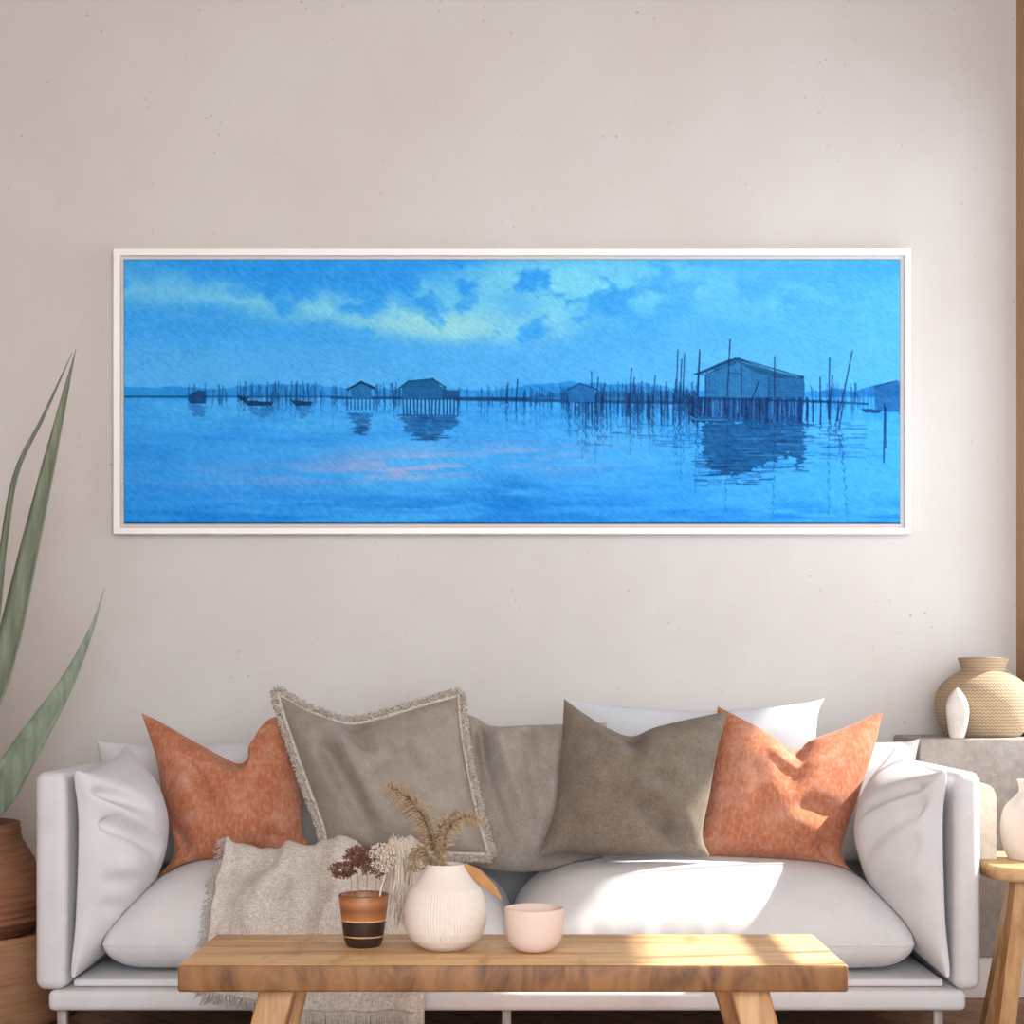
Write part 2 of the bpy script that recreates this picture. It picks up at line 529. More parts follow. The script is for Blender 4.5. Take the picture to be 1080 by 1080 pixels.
PX0, PX1, PY0, PY1 = 131.0, 949.0, 274.0, 551.0
def paint():
    st = 0.78
    xs = np.linspace(PX0, PX1, int((PX1 - PX0) / st) + 1)
    ys = np.linspace(PY0, PY1, int((PY1 - PY0) / st) + 1)
    X, Y = np.meshgrid(xs, ys)
    img = np.zeros(X.shape + (3,))
    def lay(c, a):
        nonlocal img
        a = np.clip(a, 0, 1)[..., None]
        img = img * (1 - a) + np.array(c, float) * a
    jx = (fbm(X, Y, 9, 9, 3, 21) - 0.5) * 16
    jy = (fbm(X, Y, 9, 9, 3, 22) - 0.5) * 12
    cl = fbm(X + jx, Y * 1.4 + jy, 90, 60, 5, 3)
    cl2 = fbm(X + jx, Y * 1.2 + jy, 38, 30, 4, 4)
    # --- sky
    img[:] = (46, 152, 238)
    lay((74, 172, 244), sst(Y, 300, 400))
    lay((86, 178, 240), 0.75 * sst(X, 520, 760) * (1 - sst(Y, 385, 415)))
    lay((54, 158, 240), 0.7 * sst(X, 820, 930) * (1 - sst(Y, 275, 330)) * sst(cl, 0.35, 0.6))
    band_c = np.interp(X, [131, 200, 300, 400, 480, 560], [305, 312, 326, 336, 344, 340])
    band = np.exp(-((Y - band_c + (cl2 - 0.5) * 34) / np.interp(X, [131, 300, 450, 560], [22, 15, 17, 24])) ** 2) * (1 - sst(X, 560, 640))
    lay((112, 198, 238), 0.85 * band * sst(cl2, 0.22, 0.5))
    lay((134, 212, 236), 0.75 * band * sst(cl2, 0.42, 0.62) * sst(X, 180, 420))
    lay((150, 216, 222), 0.9 * np.exp(-((X - 468) / 80) ** 2 - ((Y - 344 - (X - 468) * 0.06) / 15) ** 2) * sst(cl2, 0.32, 0.52))
    up = np.exp(-((X - 560) / 95) ** 2 - ((Y - 300) / 30) ** 2)
    lay((120, 206, 236), 0.95 * up * sst(cl2, 0.40, 0.56))
    lay((112, 206, 238), 0.8 * np.exp(-((X - 430) / 55) ** 2 - ((Y - 302 - (X - 430) * 0.25) / 13) ** 2) * sst(cl2, 0.38, 0.55))
    lay((122, 214, 240), 0.75 * np.exp(-((X - 660) / 120) ** 2 - ((Y - 300) / 34) ** 2) * sst(cl2, 0.34, 0.6))
    lay((58, 158, 238), 0.55 * np.exp(-((X - 545) / 24) ** 2 - ((Y - 322) / 17) ** 2) * sst(cl2, 0.3, 0.6))
    lay((54, 156, 238), 0.55 * np.exp(-((X - 392) / 40) ** 2 - ((Y - 306) / 9) ** 2))
    lay((50, 152, 236), 0.8 * np.exp(-((X - 425) / 45) ** 2 - ((Y - 283) / 10) ** 2))
    lay((112, 200, 246), 0.6 * np.exp(-((X - 840) / 90) ** 2 - ((Y - 318) / 26) ** 2) * sst(cl2, 0.3, 0.6))
    lay((84, 176, 244), 0.5 * sst(Y, 355, 375) * (1 - sst(Y, 400, 416)))
    # --- hills
    def hill(pts, c, a=0.9):
        hx, hy = zip(*pts)
        e = np.interp(X, hx, hy) + (fbm(X, Y * 0, 14, 10, 3, 31) - 0.5) * 3
        lay(c, a * sst(Y, e - 0.6, e + 0.6) * (1 - sst(Y, 419, 421)))
    hill([(131, 408), (190, 408), (230, 411), (270, 405), (330, 405), (380, 411), (450, 409), (520, 412), (560, 406), (600, 403), (660, 405), (720, 412), (949, 413)], (36, 140, 222))
    hill([(131, 440), (520, 440), (560, 413), (590, 408), (630, 406), (680, 404), (740, 414), (760, 430), (949, 440)], (44, 134, 214), 0.55)
    hill([(131, 440), (860, 440), (866, 412), (880, 409), (900, 413), (925, 405), (949, 402)], (34, 116, 196), 0.85)
    # --- water
    wtr = sst(Y, 418.5, 420.5)
    lay((62, 164, 242), wtr)
    sw = fbm(X + jx * 2, Y, 60, 5, 4, 41)
    sw2 = fbm(X, Y, 110, 14, 4, 42)
    lay((48, 150, 236), wtr * 0.8 * sst(sw, 0.4, 0.62))
    lay((80, 178, 246), wtr * 0.55 * sst(sw2, 0.45, 0.65))
    lay((40, 140, 230), wtr * 0.6 * sst(X, 430, 131) * sst(Y, 430, 470))
    pink = np.exp(-((X - 420) / 120) ** 2 - ((Y - 492) / 17) ** 2) + 0.8 * np.exp(-((X - 560) / 90) ** 2 - ((Y - 480) / 17) ** 2) + 0.5 * np.exp(-((X - 250) / 90) ** 2 - ((Y - 505) / 12) ** 2)
    lay((134, 170, 226), 0.85 * pink * sst(sw, 0.32, 0.62))
    lay((168, 172, 216), 0.6 * np.exp(-((X - 440) / 60) ** 2 - ((Y - 493) / 12) ** 2) * sst(sw, 0.42, 0.6))
    dk = sst(Y, 508, 538) * sst(sw2, 0.36, 0.55)
    lay((30, 130, 222), 0.85 * dk)
    lay((28, 126, 214), 0.9 * np.exp(-((X - 540) / 32) ** 2 - ((Y - 520) / 22) ** 2) * sst(sw2, 0.3, 0.5))
    lay((72, 172, 246), 0.5 * sst(X, 600, 900) * wtr * sst(sw, 0.35, 0.6))
    # --- drawing tools
    rr = random.Random(5)
    def line(x0, y0, x1, y1, w, c, a=1.0, wig=0.0, ph=0.0):
        lo_x, hi_x = min(x0, x1) - w - wig - 1, max(x0, x1) + w + wig + 1
        lo_y, hi_y = min(y0, y1) - w - 1, max(y0, y1) + w + 1
        i0, i1 = np.searchsorted(xs, [lo_x, hi_x]); j0, j1 = np.searchsorted(ys, [lo_y, hi_y])
        if i1 <= i0 or j1 <= j0: return
        x, y = X[j0:j1, i0:i1], Y[j0:j1, i0:i1]
        if wig: x = x + wig * 0.55 * np.sin(y * 0.9 + ph + 1.6 * np.sin(y * 0.31 + ph)) + wig * 0.5 * np.sin(y * 0.37 + ph * 2)
        dx, dy = x1 - x0, y1 - y0
        t = np.clip(((x - x0) * dx + (y - y0) * dy) / max(dx * dx + dy * dy, 1e-6), 0, 1)
        d = np.hypot(x - x0 - t * dx, y - y0 - t * dy)
        al = a * np.clip(0.5 + (w * 0.5 - d) / 0.8, 0, 1)
        if wig: al = al * (0.62 + 0.38 * np.sin(y * 0.7 + ph * 3)) * (1 - 0.55 * t)
        al = al[..., None]
        img[j0:j1, i0:i1] = img[j0:j1, i0:i1] * (1 - al) + np.array(c, float) * al
    def poly(pts, c, a=1.0, wig=0.0, ragged=0.0):
        x = X + (wig * np.sin(Y * 1.4) + wig * np.sin(Y * 0.5 + 1.0) if wig else 0)
        y = Y + ((fbm(X, Y, 5, 4, 2, 77) - 0.5) * ragged if ragged else 0)
        ins = np.zeros(X.shape, bool)
        n = len(pts)
        for k in range(n):
            (xa, ya), (xb, yb) = pts[k], pts[(k + 1) % n]
            if ya == yb: continue
            c1 = (ya > y) != (yb > y)
            ins ^= c1 & (x < (xb - xa) * (y - ya) / (yb - ya) + xa)
        lay(c, a * ins)
    D0, D1, D2, D3 = (14, 44, 86), (20, 66, 120), (26, 88, 152), (34, 104, 172)
    # shore line and jetty
    line(131, 418.5, 212, 418.5, 2.2, (12, 84, 130), 0.95)
    line(205, 418.5, 360, 418.5, 2.0, D2, 0.8)
    line(350, 419.5, 560, 420.5, 3.0, D1, 0.9)
    line(480, 421, 730, 425, 3.2, D1, 0.85)
    poly([(560, 416), (640, 413), (735, 412), (735, 426), (560, 424)], D2, 0.55, 0, 6)
    # reed thickets, stakes and their reflections
    def stakes(x0, x1, n, top, bot, refl, c, w=(0.7, 1.3), a=0.85):
        for _ in range(n):
            x = rr.uniform(x0, x1)
            h = rr.uniform(*top); bb = rr.uniform(*bot)
            lean = rr.uniform(-1.6, 1.6)
            line(x + lean, h, x, bb, rr.uniform(*w), c, a * rr.uniform(0.6, 1))
            if refl:
                line(x, bb, x + rr.uniform(-1, 1), bb + rr.uniform(*refl), rr.uniform(*w), c, a * rr.uniform(0.45, 0.8), 0.7, rr.uniform(0, 6))
    stakes(198, 240, 20, (404, 414), (420, 426), (2, 12), D2)
    stakes(250, 335, 75, (402, 415), (420, 428), (4, 20), D1, a=0.7)
    stakes(335, 370, 12, (404, 414), (420, 428), (4, 24), D1)
    stakes(395, 425, 22, (402, 414), (422, 430), (4, 16), D1)
    stakes(480, 600, 48, (406, 416), (424, 432), (4, 26), D1, a=0.75)
    stakes(595, 735, 130, (402, 416), (428, 440), (6, 26), D1, a=0.75)
    stakes(610, 735, 46, (412, 420), (434, 452), (8, 36), D0, (0.8, 1.6), 0.8)
    stakes(855, 949, 46, (404, 414), (424, 436), (4, 16), D2, a=0.7)
    for (x, t, b2) in ((665, 388, 480), (690, 396, 470), (714, 369, 492), (718, 379, 505), (721, 373, 488), (668, 398, 468), (676, 402, 470), (712, 400, 480), (737, 372, 500), (630, 398, 470), (637, 404, 468), (545, 400, 448), (535, 404, 445), (610, 420, 470)):
        line(x + 1, t, x - 1, 425, 1.2, D0, 0.85)
        line(x - 1, 428, x, b2, 1.1, D0, 0.75, 1.0, x)
    # boats
    for (bx, by, w) in ((272, 426, 17), (318, 426, 12), (256, 421, 7)):
        poly([(bx - w, by - 4), (bx + w, by - 2), (bx + w - 3, by + 2), (bx - w + 6, by + 2)], D0, 0.85)
        poly([(bx - w + 6, by + 3), (bx + w, by + 3), (bx + w - 8, by + 14), (bx - w + 10, by + 12)], D2, 0.4, 1.0, 8)
    # small far hut, hut one, hut two
    poly([(199, 417), (209, 411), (217, 413), (217, 426), (200, 426)], D1, 0.9)
    poly([(200, 427), (218, 427), (214, 440), (204, 440)], D2, 0.5, 1.0, 8)
    def planks(x0, x1, y0, y1, n, c, a=0.5, horiz=False):
        for k in range(n):
            if horiz:
                y = y0 + (y1 - y0) * k / max(1, n - 1); line(x0, y, x1, y + 0.6, 0.7, c, a * rr.uniform(0.4, 1))
            else:
                x = x0 + (x1 - x0) * k / max(1, n - 1); line(x, y0, x, y1, 0.7, c, a * rr.uniform(0.4, 1))
    poly([(370, 408), (381, 403), (392, 409), (391, 421), (371, 421)], (34, 110, 172), 0.95)
    planks(372, 390, 409, 421, 8, D1, 0.55)
    poly([(364, 411), (381, 401.5), (397, 409), (395, 411), (381, 404.5), (367, 412)], D0, 0.95)
    poly([(424, 409), (470, 408), (470, 421), (424, 421)], (30, 100, 162), 0.95)
    planks(425, 468, 410, 421, 14, D1, 0.55)
    poly([(421, 409.5), (431, 402), (457, 399.5), (462, 404), (466, 409.5)], (24, 92, 148), 0.98)
    line(421, 409.5, 431, 402, 1.3, D0, 0.9); line(456, 399.5, 470, 408.5, 1.5, D0, 0.9); line(430, 402, 457, 399.5, 1.2, D0, 0.8)
    poly([(466, 411), (484, 412), (484, 421), (466, 421)], D1, 0.9)
    planks(467, 483, 413, 420, 4, (50, 130, 190), 0.5, True)
    for x in np.linspace(425, 483, 16): line(x, 421, x + rr.uniform(-1, 1), 438, 1.5, D0, 0.85)
    for x in np.linspace(366, 394, 8): line(x, 421, x, 432, 1.2, D0, 0.8)
    for k in range(70):
        x = rr.uniform(424, 484); y = rr.uniform(437, 464)
        sh = 30 * (1 - (y - 437) / 30)
        x = 453 + (x - 453) * (0.5 + 0.5 * (1 - (y - 437) / 30))
        line(x - rr.uniform(3, 9), y, x + rr.uniform(3, 9), y + rr.uniform(-.8, .8), rr.uniform(0.8, 1.5), rr.choice([D1, D2]), 0.65)
    poly([(368, 436), (393, 436), (388, 450), (380, 457), (372, 448)], D2, 0.5, 1.2, 9)
    poly([(424, 438), (484, 438), (480, 452), (455, 463), (428, 456)], D2, 0.6, 1.2, 9)
    for k in range(44):
        y = rr.uniform(434, 459); x = 380 + rr.uniform(-10, 10) * (1.1 - (y - 434) / 40)
        line(x - rr.uniform(2, 6), y, x + rr.uniform(2, 6), y + rr.uniform(-.7, .7), rr.uniform(0.7, 1.3), rr.choice([D1, D2]), 0.6)
    # hut in the middle distance
    poly([(598, 411), (612, 404.5), (628, 410), (628, 424), (600, 424)], (34, 108, 176), 0.9)
    line(597, 412, 612, 404.5, 1.3, D1); line(612, 404.5, 630, 411, 1.3, D1); line(624, 392, 624, 408, 1.0, D1)
    # distant hut, right edge
    poly([(922, 408), (945, 402), (949, 402), (949, 434), (925, 434)], (32, 98, 164), 0.8)
    line(922, 408, 946, 401.5, 1.6, D1, 0.8)
    # the big hut
    poly([(744, 395), (772, 380), (800, 388), (812, 396), (812, 420), (744, 420)], (38, 112, 172), 0.97)
    poly([(809, 396), (848, 397), (849, 420), (809, 420)], (34, 102, 160), 0.97)
    planks(746, 808, 390, 419, 22, D1, 0.55); planks(812, 848, 399, 419, 9, D1, 0.7, True)
    line(782, 386, 782, 417, 1.2, D0, 0.7); line(744, 396, 744, 420, 1.3, D0, 0.8); line(811, 396, 811, 420, 1.2, D0, 0.6); line(768, 393, 782, 394, 1.1, D0, 0.6)
    poly([(732, 395), (768, 379), (779, 377.5), (806, 388), (834, 396), (848, 396), (848, 399), (822, 399), (800, 394), (778, 382.5), (768, 384), (736, 396)], (26, 82, 130), 0.98, 0, 1.5)
    line(732, 395, 776, 378, 1.4, D0, 0.85); line(778, 378, 846, 397.5, 1.3, D0, 0.8); line(740, 396, 776, 383, 1.0, D0, 0.7)
    for k in range(26):
        t = rr.random(); x = 782 + t * 60; y = 382 + t * 15
        line(x - 4, y - 1.5, x + 3, y + 1.5, 0.9, (60, 130, 176), 0.5)
    line(720, 419, 875, 424, 2.6, (18, 66, 112), 0.95)
    line(840, 422, 915, 426, 2.2, (20, 76, 126), 0.9)
    poly([(732, 420), (848, 421), (846, 447), (735, 444)], (22, 66, 128), 0.72)
    for k in range(80):
        x = rr.uniform(728, 852)
        line(x, 420, x + rr.uniform(-2, 2), rr.uniform(436, 452), rr.uniform(0.9, 2.0), rr.choice([D0, D1, (16, 40, 96)]), 0.8)
    for k in range(12):
        x = rr.uniform(740, 848)
        line(x, 424, x + rr.uniform(-1, 1), rr.uniform(434, 444), 1.0, (70, 160, 226), 0.6)
    for x in (852, 858, 866, 873, 876, 884): line(x, 422, x - rr.uniform(-2, 3), rr.uniform(438, 452), 1.6, D0, 0.85)
    # reflection of the big hut
    poly([(740, 445), (848, 443), (849, 480), (842, 497), (836, 480), (800, 490), (778, 502), (752, 496), (741, 478)], (20, 80, 138), 0.86, 1.6, 12)
    for k in range(150):
        y = rr.uniform(446, 502); x = rr.uniform(738, 850)
        l = rr.uniform(4, 14)
        line(x - l, y, x + l, y + rr.uniform(-.8, .8), rr.uniform(0.7, 1.4), rr.choice([D1, (20, 92, 150), (44, 128, 196), D0]), 0.55)
    for k in range(46):
        y = rr.uniform(490, 512); x = rr.uniform(738, 812)
        line(x - 7, y, x + 6, y + rr.uniform(-1, 1), 0.9, D1, 0.6)
    for k in range(70):
        y = rr.uniform(446, 472); x = rr.choice([rr.uniform(605, 740), rr.uniform(848, 905)])
        line(x - rr.uniform(4, 12), y, x + rr.uniform(4, 12), y + rr.uniform(-.8, .8), 0.9, D2, 0.6)
    for k in range(12):
        y = rr.uniform(470, 486); x = rr.uniform(870, 940); line(x - 10, y, x + 8, y + 1, 0.8, D2, 0.5)
    # tall poles over the hut
    for (x0, y0, x1, y1, r1) in ((770, 358, 767, 418, 540), (817, 376, 817, 436, 548), (738, 369, 735, 418, 520), (875, 377, 874, 436, 545), (878, 396, 876, 424, 460), (899, 370, 888, 424, 0), (865, 398, 865, 424, 460), (887, 424, 881, 448, 470), (890, 424, 885, 450, 480), (933, 426, 932, 488, 0), (934, 430, 934, 472, 0), (902, 404, 902, 424, 0), (800, 403, 792, 424, 0)):
        line(x0, y0, x1, y1, 1.3, D0, 0.9)
        if r1: line(x1, 448, x1 - 2 if x1 < 840 else x1, r1, 1.2, D0, 0.7, 1.2, x0)
    line(887, 455, 894, 549, 1.4, D0, 0.75, 1.6, 2)
    line(882, 450, 890, 490, 1.2, D0, 0.75, 1.3, 1)
    # punts
    poly([(726, 436), (734, 440), (764, 440), (768, 443), (738, 445), (728, 441)], (40, 116, 176), 0.95)
    line(726, 436, 735, 441, 1.2, D0); line(735, 441, 766, 441, 1.0, D0, 0.9); line(730, 444, 764, 445, 1.2, D0, 0.8)
    poly([(908, 431), (930, 432), (927, 436), (912, 435)], D1, 0.9)
    # brush strokes and weave
    img += ((fbm(X + Y * 0.6, Y - X * 0.6, 5, 2.2, 3, 91) - 0.5) * 26)[..., None]
    img += ((fbm(X, Y, 30, 24, 3, 92) - 0.5) * 10)[..., None]
    img += (5.0 * np.sin((X - Y * 0.62) * 1.75))[..., None]
    img = np.clip(img, 0, 255) / 255.0
    lin = np.where(img <= 0.04045, img / 12.92, ((img + 0.055) / 1.055) ** 2.4)
    return xs, ys, lin

def canvas_mat():
    m, N, L, b = new_mat('canvas_paint')
    at_ = N.new('ShaderNodeAttribute'); at_.attribute_name = 'paint'
    L.new(at_.outputs['Color'], b.inputs['Base Color'])
    n1 = noise_node(N, L, coords(N, L), 420, 3, 0.6)
    bump(N, L, b, n1.outputs['Fac'], 0.10, 0.002)
    b.inputs['Roughness'].default_value = 0.8
    b.inputs['Specular IOR Level'].default_value = 0.1
    return m

def build_painting():
    yf = -0.045
    c = W(540, 563, yf)
    root = tag(empty('framed_canvas', (c.x, -0.02, c.z)), 'wide white-framed blue canvas painting of stilt huts over water, hung above the sofa', 'painting')
    # outer rails with mitred corners: a square ring, slightly chamfered
    def ring(o, i, yfront, yback):
        (ox0, oy0, ox1, oy1), (ix0, iy0, ix1, iy1) = o, i
        O = [W(ox0, oy0, yf), W(ox1, oy0, yf), W(ox1, oy1, yf), W(ox0, oy1, yf)]
        I = [W(ix0, iy0, yf), W(ix1, iy0, yf), W(ix1, iy1, yf), W(ix0, iy1, yf)]
        vs, fs = [], []
        for L_, y in ((O, yback), (O, yfront + 0.0015), (O, yfront), (I, yfront), (I, yback)):
            vs += [Vector((p.x, y, p.z)) for p in L_]
        ctr = sum((p for p in O), Vector()) / 4
        for k in range(4):                                    # chamfer of the outer edge
            p = vs[8 + k]; vs[8 + k] = Vector((p.x - math.copysign(0.0015, p.x - ctr.x), p.y, p.z - math.copysign(0.0015, p.z - ctr.z)))
        for a in range(4):
            for k in range(4):
                k2 = (k + 1) % 4
                fs.append((a * 4 + k, a * 4 + k2, (a + 1) * 4 + k2, (a + 1) * 4 + k))
        fs += [(16 + k, 16 + (k + 1) % 4, (k + 1) % 4, k) for k in range(4)]
        return vs, fs
    v, f = ring((119.3, 262, 961, 563), (126.3, 269, 955, 557), yf, -0.002)
    fr = obj('frame', v, f, M['frame'], root, smooth=False)
    v, f = ring((126.3, 269, 955, 557), (129.5, 272.5, 950.5, 552.5), -0.034, -0.002)
    mb = MB().add(v, f)
    a, b_ = W(126, 269, yf), W(955, 557, yf)
    mb.box((a.x, -0.010, b_.z), (b_.x, -0.002, a.z))
    mb.build('recess_tray', M['frame_recess'], root, smooth=False)
    xs, ys, lin = paint()
    yc = -0.040
    nx, ny = len(xs), len(ys)
    s = scl(yc)
    XX, YY = np.meshgrid((xs - CX) / s, EYE - (ys - CY) / s)
    co = np.stack([XX, np.full_like(XX, yc), YY], -1).reshape(-1, 3) - np.array(root.location)
    ii = np.arange(nx * ny).reshape(ny, nx)
    q = np.stack([ii[:-1, :-1], ii[1:, :-1], ii[1:, 1:], ii[:-1, 1:]], -1).reshape(-1, 4)
    # edges of the stretched canvas
    border = np.concatenate([ii[0, :], ii[1:, -1], ii[-1, -2::-1], ii[-2:0:-1, 0]])
    bco = co[border].copy(); bco[:, 1] = -0.012 - root.location.y
    nb = len(border); b0 = nx * ny
    k = np.arange(nb); k2 = (k + 1) % nb
    qe = np.stack([border[k], border[k2], b0 + k2, b0 + k], -1)
    co = np.concatenate([co, bco]); q = np.concatenate([q, qe])
    colr = np.concatenate([lin.reshape(-1, 3), lin.reshape(-1, 3)[border] * 0.8])
    me = bpy.data.meshes.new('canvas')
    me.vertices.add(len(co)); me.vertices.foreach_set('co', co.ravel())
    me.loops.add(q.size); me.loops.foreach_set('vertex_index', q.ravel().astype(np.int32))
    me.polygons.add(len(q)); me.polygons.foreach_set('loop_start', np.arange(0, q.size, 4, dtype=np.int32))
    me.update(calc_edges=True)
    ca = me.attributes.new('paint', 'FLOAT_COLOR', 'POINT')
    ca.data.foreach_set('color', np.concatenate([colr, np.ones((len(colr), 1))], 1).ravel())
    me.materials.append(canvas_mat())
    o = bpy.data.objects.new('canvas', me); COL.objects.link(o); o.parent = root
    tag(o, 'blue painted canvas of stilt huts on still water')
build_painting()

# ------------------------------------------------------------------ sofa
SX0, SX1 = -1.150, 1.048
SYF, SYB = -0.99, -0.20
sofa = tag(empty('sofa', ((SX0 + SX1) / 2, -0.6, 0)), 'long low white fabric sofa with slim square arms behind the wooden coffee table', 'sofa')
MB().box((-1.119, SYF, 0.113), (1.013, SYB, 0.161), 0.014, 4).build('base_frame', M['sofa'], sofa)
MB().box((-1.07, -0.955, 0.163), (0.968, -0.26, 0.181), 0.006, 3).build('seat_deck', M['sofa'], sofa)
def arm(x0, x1, name='arm'):
    mb = MB().box((x0, SYF - 0.002, 0.161), (x1, SYB, 0.668), 0.024, 5)
    return mb.build(name, M['sofa'], sofa)
arm(SX0, -1.077); arm(0.985, SX1)
MB().box((-1.077, -0.27, 0.181), (0.985, -0.205, 0.60), 0.022, 4).build('back_panel', M['sofa'], sofa)
for x, y in ((-1.095, -0.95), (-0.055, -0.95), (0.955, -0.95), (-1.095, -0.25), (-0.055, -0.25), (0.955, -0.25)):
    MB().box((x - 0.011, y - 0.011, 0.0), (x + 0.011, y + 0.011, 0.113), 0.002, 1).build('leg', M['metal'], sofa)

def round_corners(pts, x0, x1, y0, y1, c=0.05):
    """pull the corners of a cushion of rectangular outline inwards"""
    cx, cy, hx, hy = (x0 + x1) / 2, (y0 + y1) / 2, (x1 - x0) / 2, (y1 - y0) / 2
    out = []
    for p in pts:
        U, V = (p.x - cx) / hx, (p.y - cy) / hy
        k = c * min(1, abs(U)) ** 10 * min(1, abs(V)) ** 7
        out.append(Vector((p.x - math.copysign(k * hy, U), p.y - math.copysign(k * hy, V), p.z)))
    return out
SEATS = []
for k, (x0, x1) in enumerate(((-1.020, -0.052), (-0.046, 0.918))):
    q = [Vector((x, y, 0.258)) for x, y in ((x0, -0.28), (x1, -0.28), (x0, -0.955), (x1, -0.955))]
    t, r, b, l = [q[0], q[1]], [q[1], q[3]], [q[2], q[3]], [q[0], q[2]]
    v, f, loop = pillow(t, r, b, l, (0, 0, 1), 0.178, 0.074, n=84, nz=0.003, nscale=5, seed=3 + k, dome=0.16, rad=(0.22, 0.09))
    pk = lambda p: Vector((p.x, p.y - 0.003 * max(0.0, -0.75 - p.y) / 0.2 * math.exp(-abs(p.z - 0.258) / 0.09) * (2.2 * mnoise.noise(Vector((p.x * 17, k * 5, 0))) + 1.2 * mnoise.noise(Vector((p.x * 38, k * 5, 3)))), p.z))
    v = round_corners([pk(p) for p in v], x0, x1, -0.955, -0.28); loop = round_corners([pk(p) for p in loop], x0, x1, -0.955, -0.28)
    sc_ = obj('seat_cushion', v, f, M['sofa'], sofa)
    SEATS.append((v, f))
    pv = MB(); pv.tube(loop + [loop[0]], 0.0018, 6, False)
    pv.build('piping', M['sofa'], sc_)
SEAT_T = [tree_of(*q) for q in SEATS]
BASE_T = [tree_of(*rbox((-1.07, -0.955, 0.10), (0.968, -0.26, 0.181), 0.006, 3)), tree_of(*rbox((SX0, SYF - 0.002, 0.161), (-1.077, SYB, 0.668), 0.024, 5)), tree_of(*rbox((0.985, SYF - 0.002, 0.161), (SX1, SYB, 0.668), 0.024, 5))]

# back cushions of the sofa
def px_pillow(top, right, bottom, left, p0, lean, yaw=0.0, **kw):
    n = Vector((math.sin(yaw) * math.cos(lean), -math.cos(yaw) * math.cos(lean), math.sin(lean)))
    p0 = Vector(p0)
    P = lambda L_: [ray_plane(x, y, p0, n) for x, y in L_]
    return pillow(P(top), P(right), P(bottom), P(left), n, **kw)
R = math.radians
v, f, _ = px_pillow([(101, 780), (135, 784), (300, 783), (480, 784), (524, 780)], [(524, 780), (516, 830), (520, 905)], [(112, 908), (300, 916), (520, 905)], [(101, 780), (107, 815), (112, 908)],
                    (0, -0.37, 0.42), R(9), tf=0.085, tb=0.055, e=2.6, pw=0.5, nz=0.004, seed=8, avoid=SEAT_T)
BC = [tree_of(v, f)]
obj('back_cushion', v, f, M['sofa'], sofa)
v, f, _ = px_pillow([(538, 781), (600, 785), (800, 784), (940, 783), (970, 779)], [(970, 779), (964, 815), (960, 905)], [(540, 905), (740, 916), (960, 905)], [(538, 781), (546, 830), (540, 905)],
                    (0, -0.37, 0.42), R(9), tf=0.085, tb=0.055, e=2.6, pw=0.5, nz=0.004, seed=9, avoid=SEAT_T)
BC.append(tree_of(v, f))
obj('back_cushion', v, f, M['sofa'], sofa)

def thing_mesh(name, v, f, mat, label, cat, group=None, smooth=True):
    lo = [min(p[i] for p in v) for i in range(3)]; hi = [max(p[i] for p in v) for i in range(3)]
    o = obj(name, v, f, mat, None, ((lo[0] + hi[0]) / 2, (lo[1] + hi[1]) / 2, lo[2]), smooth)
    return tag(o, label, cat, group)

# arm pillows: stand against the inner faces of the arms
ARM_T = []
def arm_pillow(sgn, x_seam, label, seed, cr):
    xb = x_seam - sgn * 0.022                       # the foot of the pillow is squeezed against the arm
    T = [(x_seam - sgn * 0.012, -0.985, 0.670), (x_seam, -0.93, 0.665), (x_seam, -0.78, 0.672), (x_seam, -0.64, 0.690), (x_seam - sgn * 0.008, -0.56, 0.712)]
    B = [(xb, -0.985, 0.190), (xb, -0.8, 0.20), (xb, -0.65, 0.21), (xb, -0.54, 0.20)]
    Fr = [(x_seam - sgn * 0.012, -0.985, 0.670), (x_seam, -0.968, 0.55), (x_seam - sgn * 0.006, -0.972, 0.33), (xb, -0.985, 0.190)]
    Bk = [(x_seam - sgn * 0.008, -0.56, 0.712), (x_seam, -0.58, 0.6), (x_seam, -0.58, 0.33), (xb, -0.54, 0.20)]
    v, f, _ = pillow([Vector(p) for p in T], [Vector(p) for p in Bk], [Vector(p) for p in B], [Vector(p) for p in Fr], (sgn, 0, 0), 0.140, 0.032, n=80, pw=0.6, pwb=0.16, e=2.0, avoid=BASE_T + SEAT_T + BC,
                     creases=cr, nz=0.005, nscale=6, seed=seed, skew=(-0.1, -0.38))
    ARM_T.append(tree_of(v, f))
    return thing_mesh('arm_pillow', v, f, M['sofa'], label, 'pillow', 'white pillows propped against the sofa arms')
arm_pillow(1, -1.036, 'plump white pillow propped against the shaded left arm of the sofa', 1,
           [(0.04, 0.10, 0.26, 0.19, 0.035, 0.036), (0.06, 0.26, 0.34, 0.42, 0.045, 0.040), (0.03, 0.18, 0.20, 0.30, 0.035, -0.024), (0.05, 0.54, 0.16, 0.56, 0.035, 0.014), (0.04, 0.46, 0.2, 0.50, 0.04, -0.012), (0.06, 0.66, 0.18, 0.69, 0.035, 0.012), (0.3, 0.04, 0.6, 0.02, 0.03, 0.010)])
arm_pillow(-1, 0.945, 'plump white pillow propped against the sunlit right arm of the sofa', 2,
           [(0.03, 0.05, 0.34, 0.20, 0.045, 0.028), (0.03, 0.16, 0.30, 0.40, 0.06, 0.030), (0.03, 0.09, 0.36, 0.28, 0.03, -0.012), (0.04, 0.36, 0.24, 0.52, 0.06, 0.016), (0.05, 0.58, 0.16, 0.66, 0.05, 0.010)])

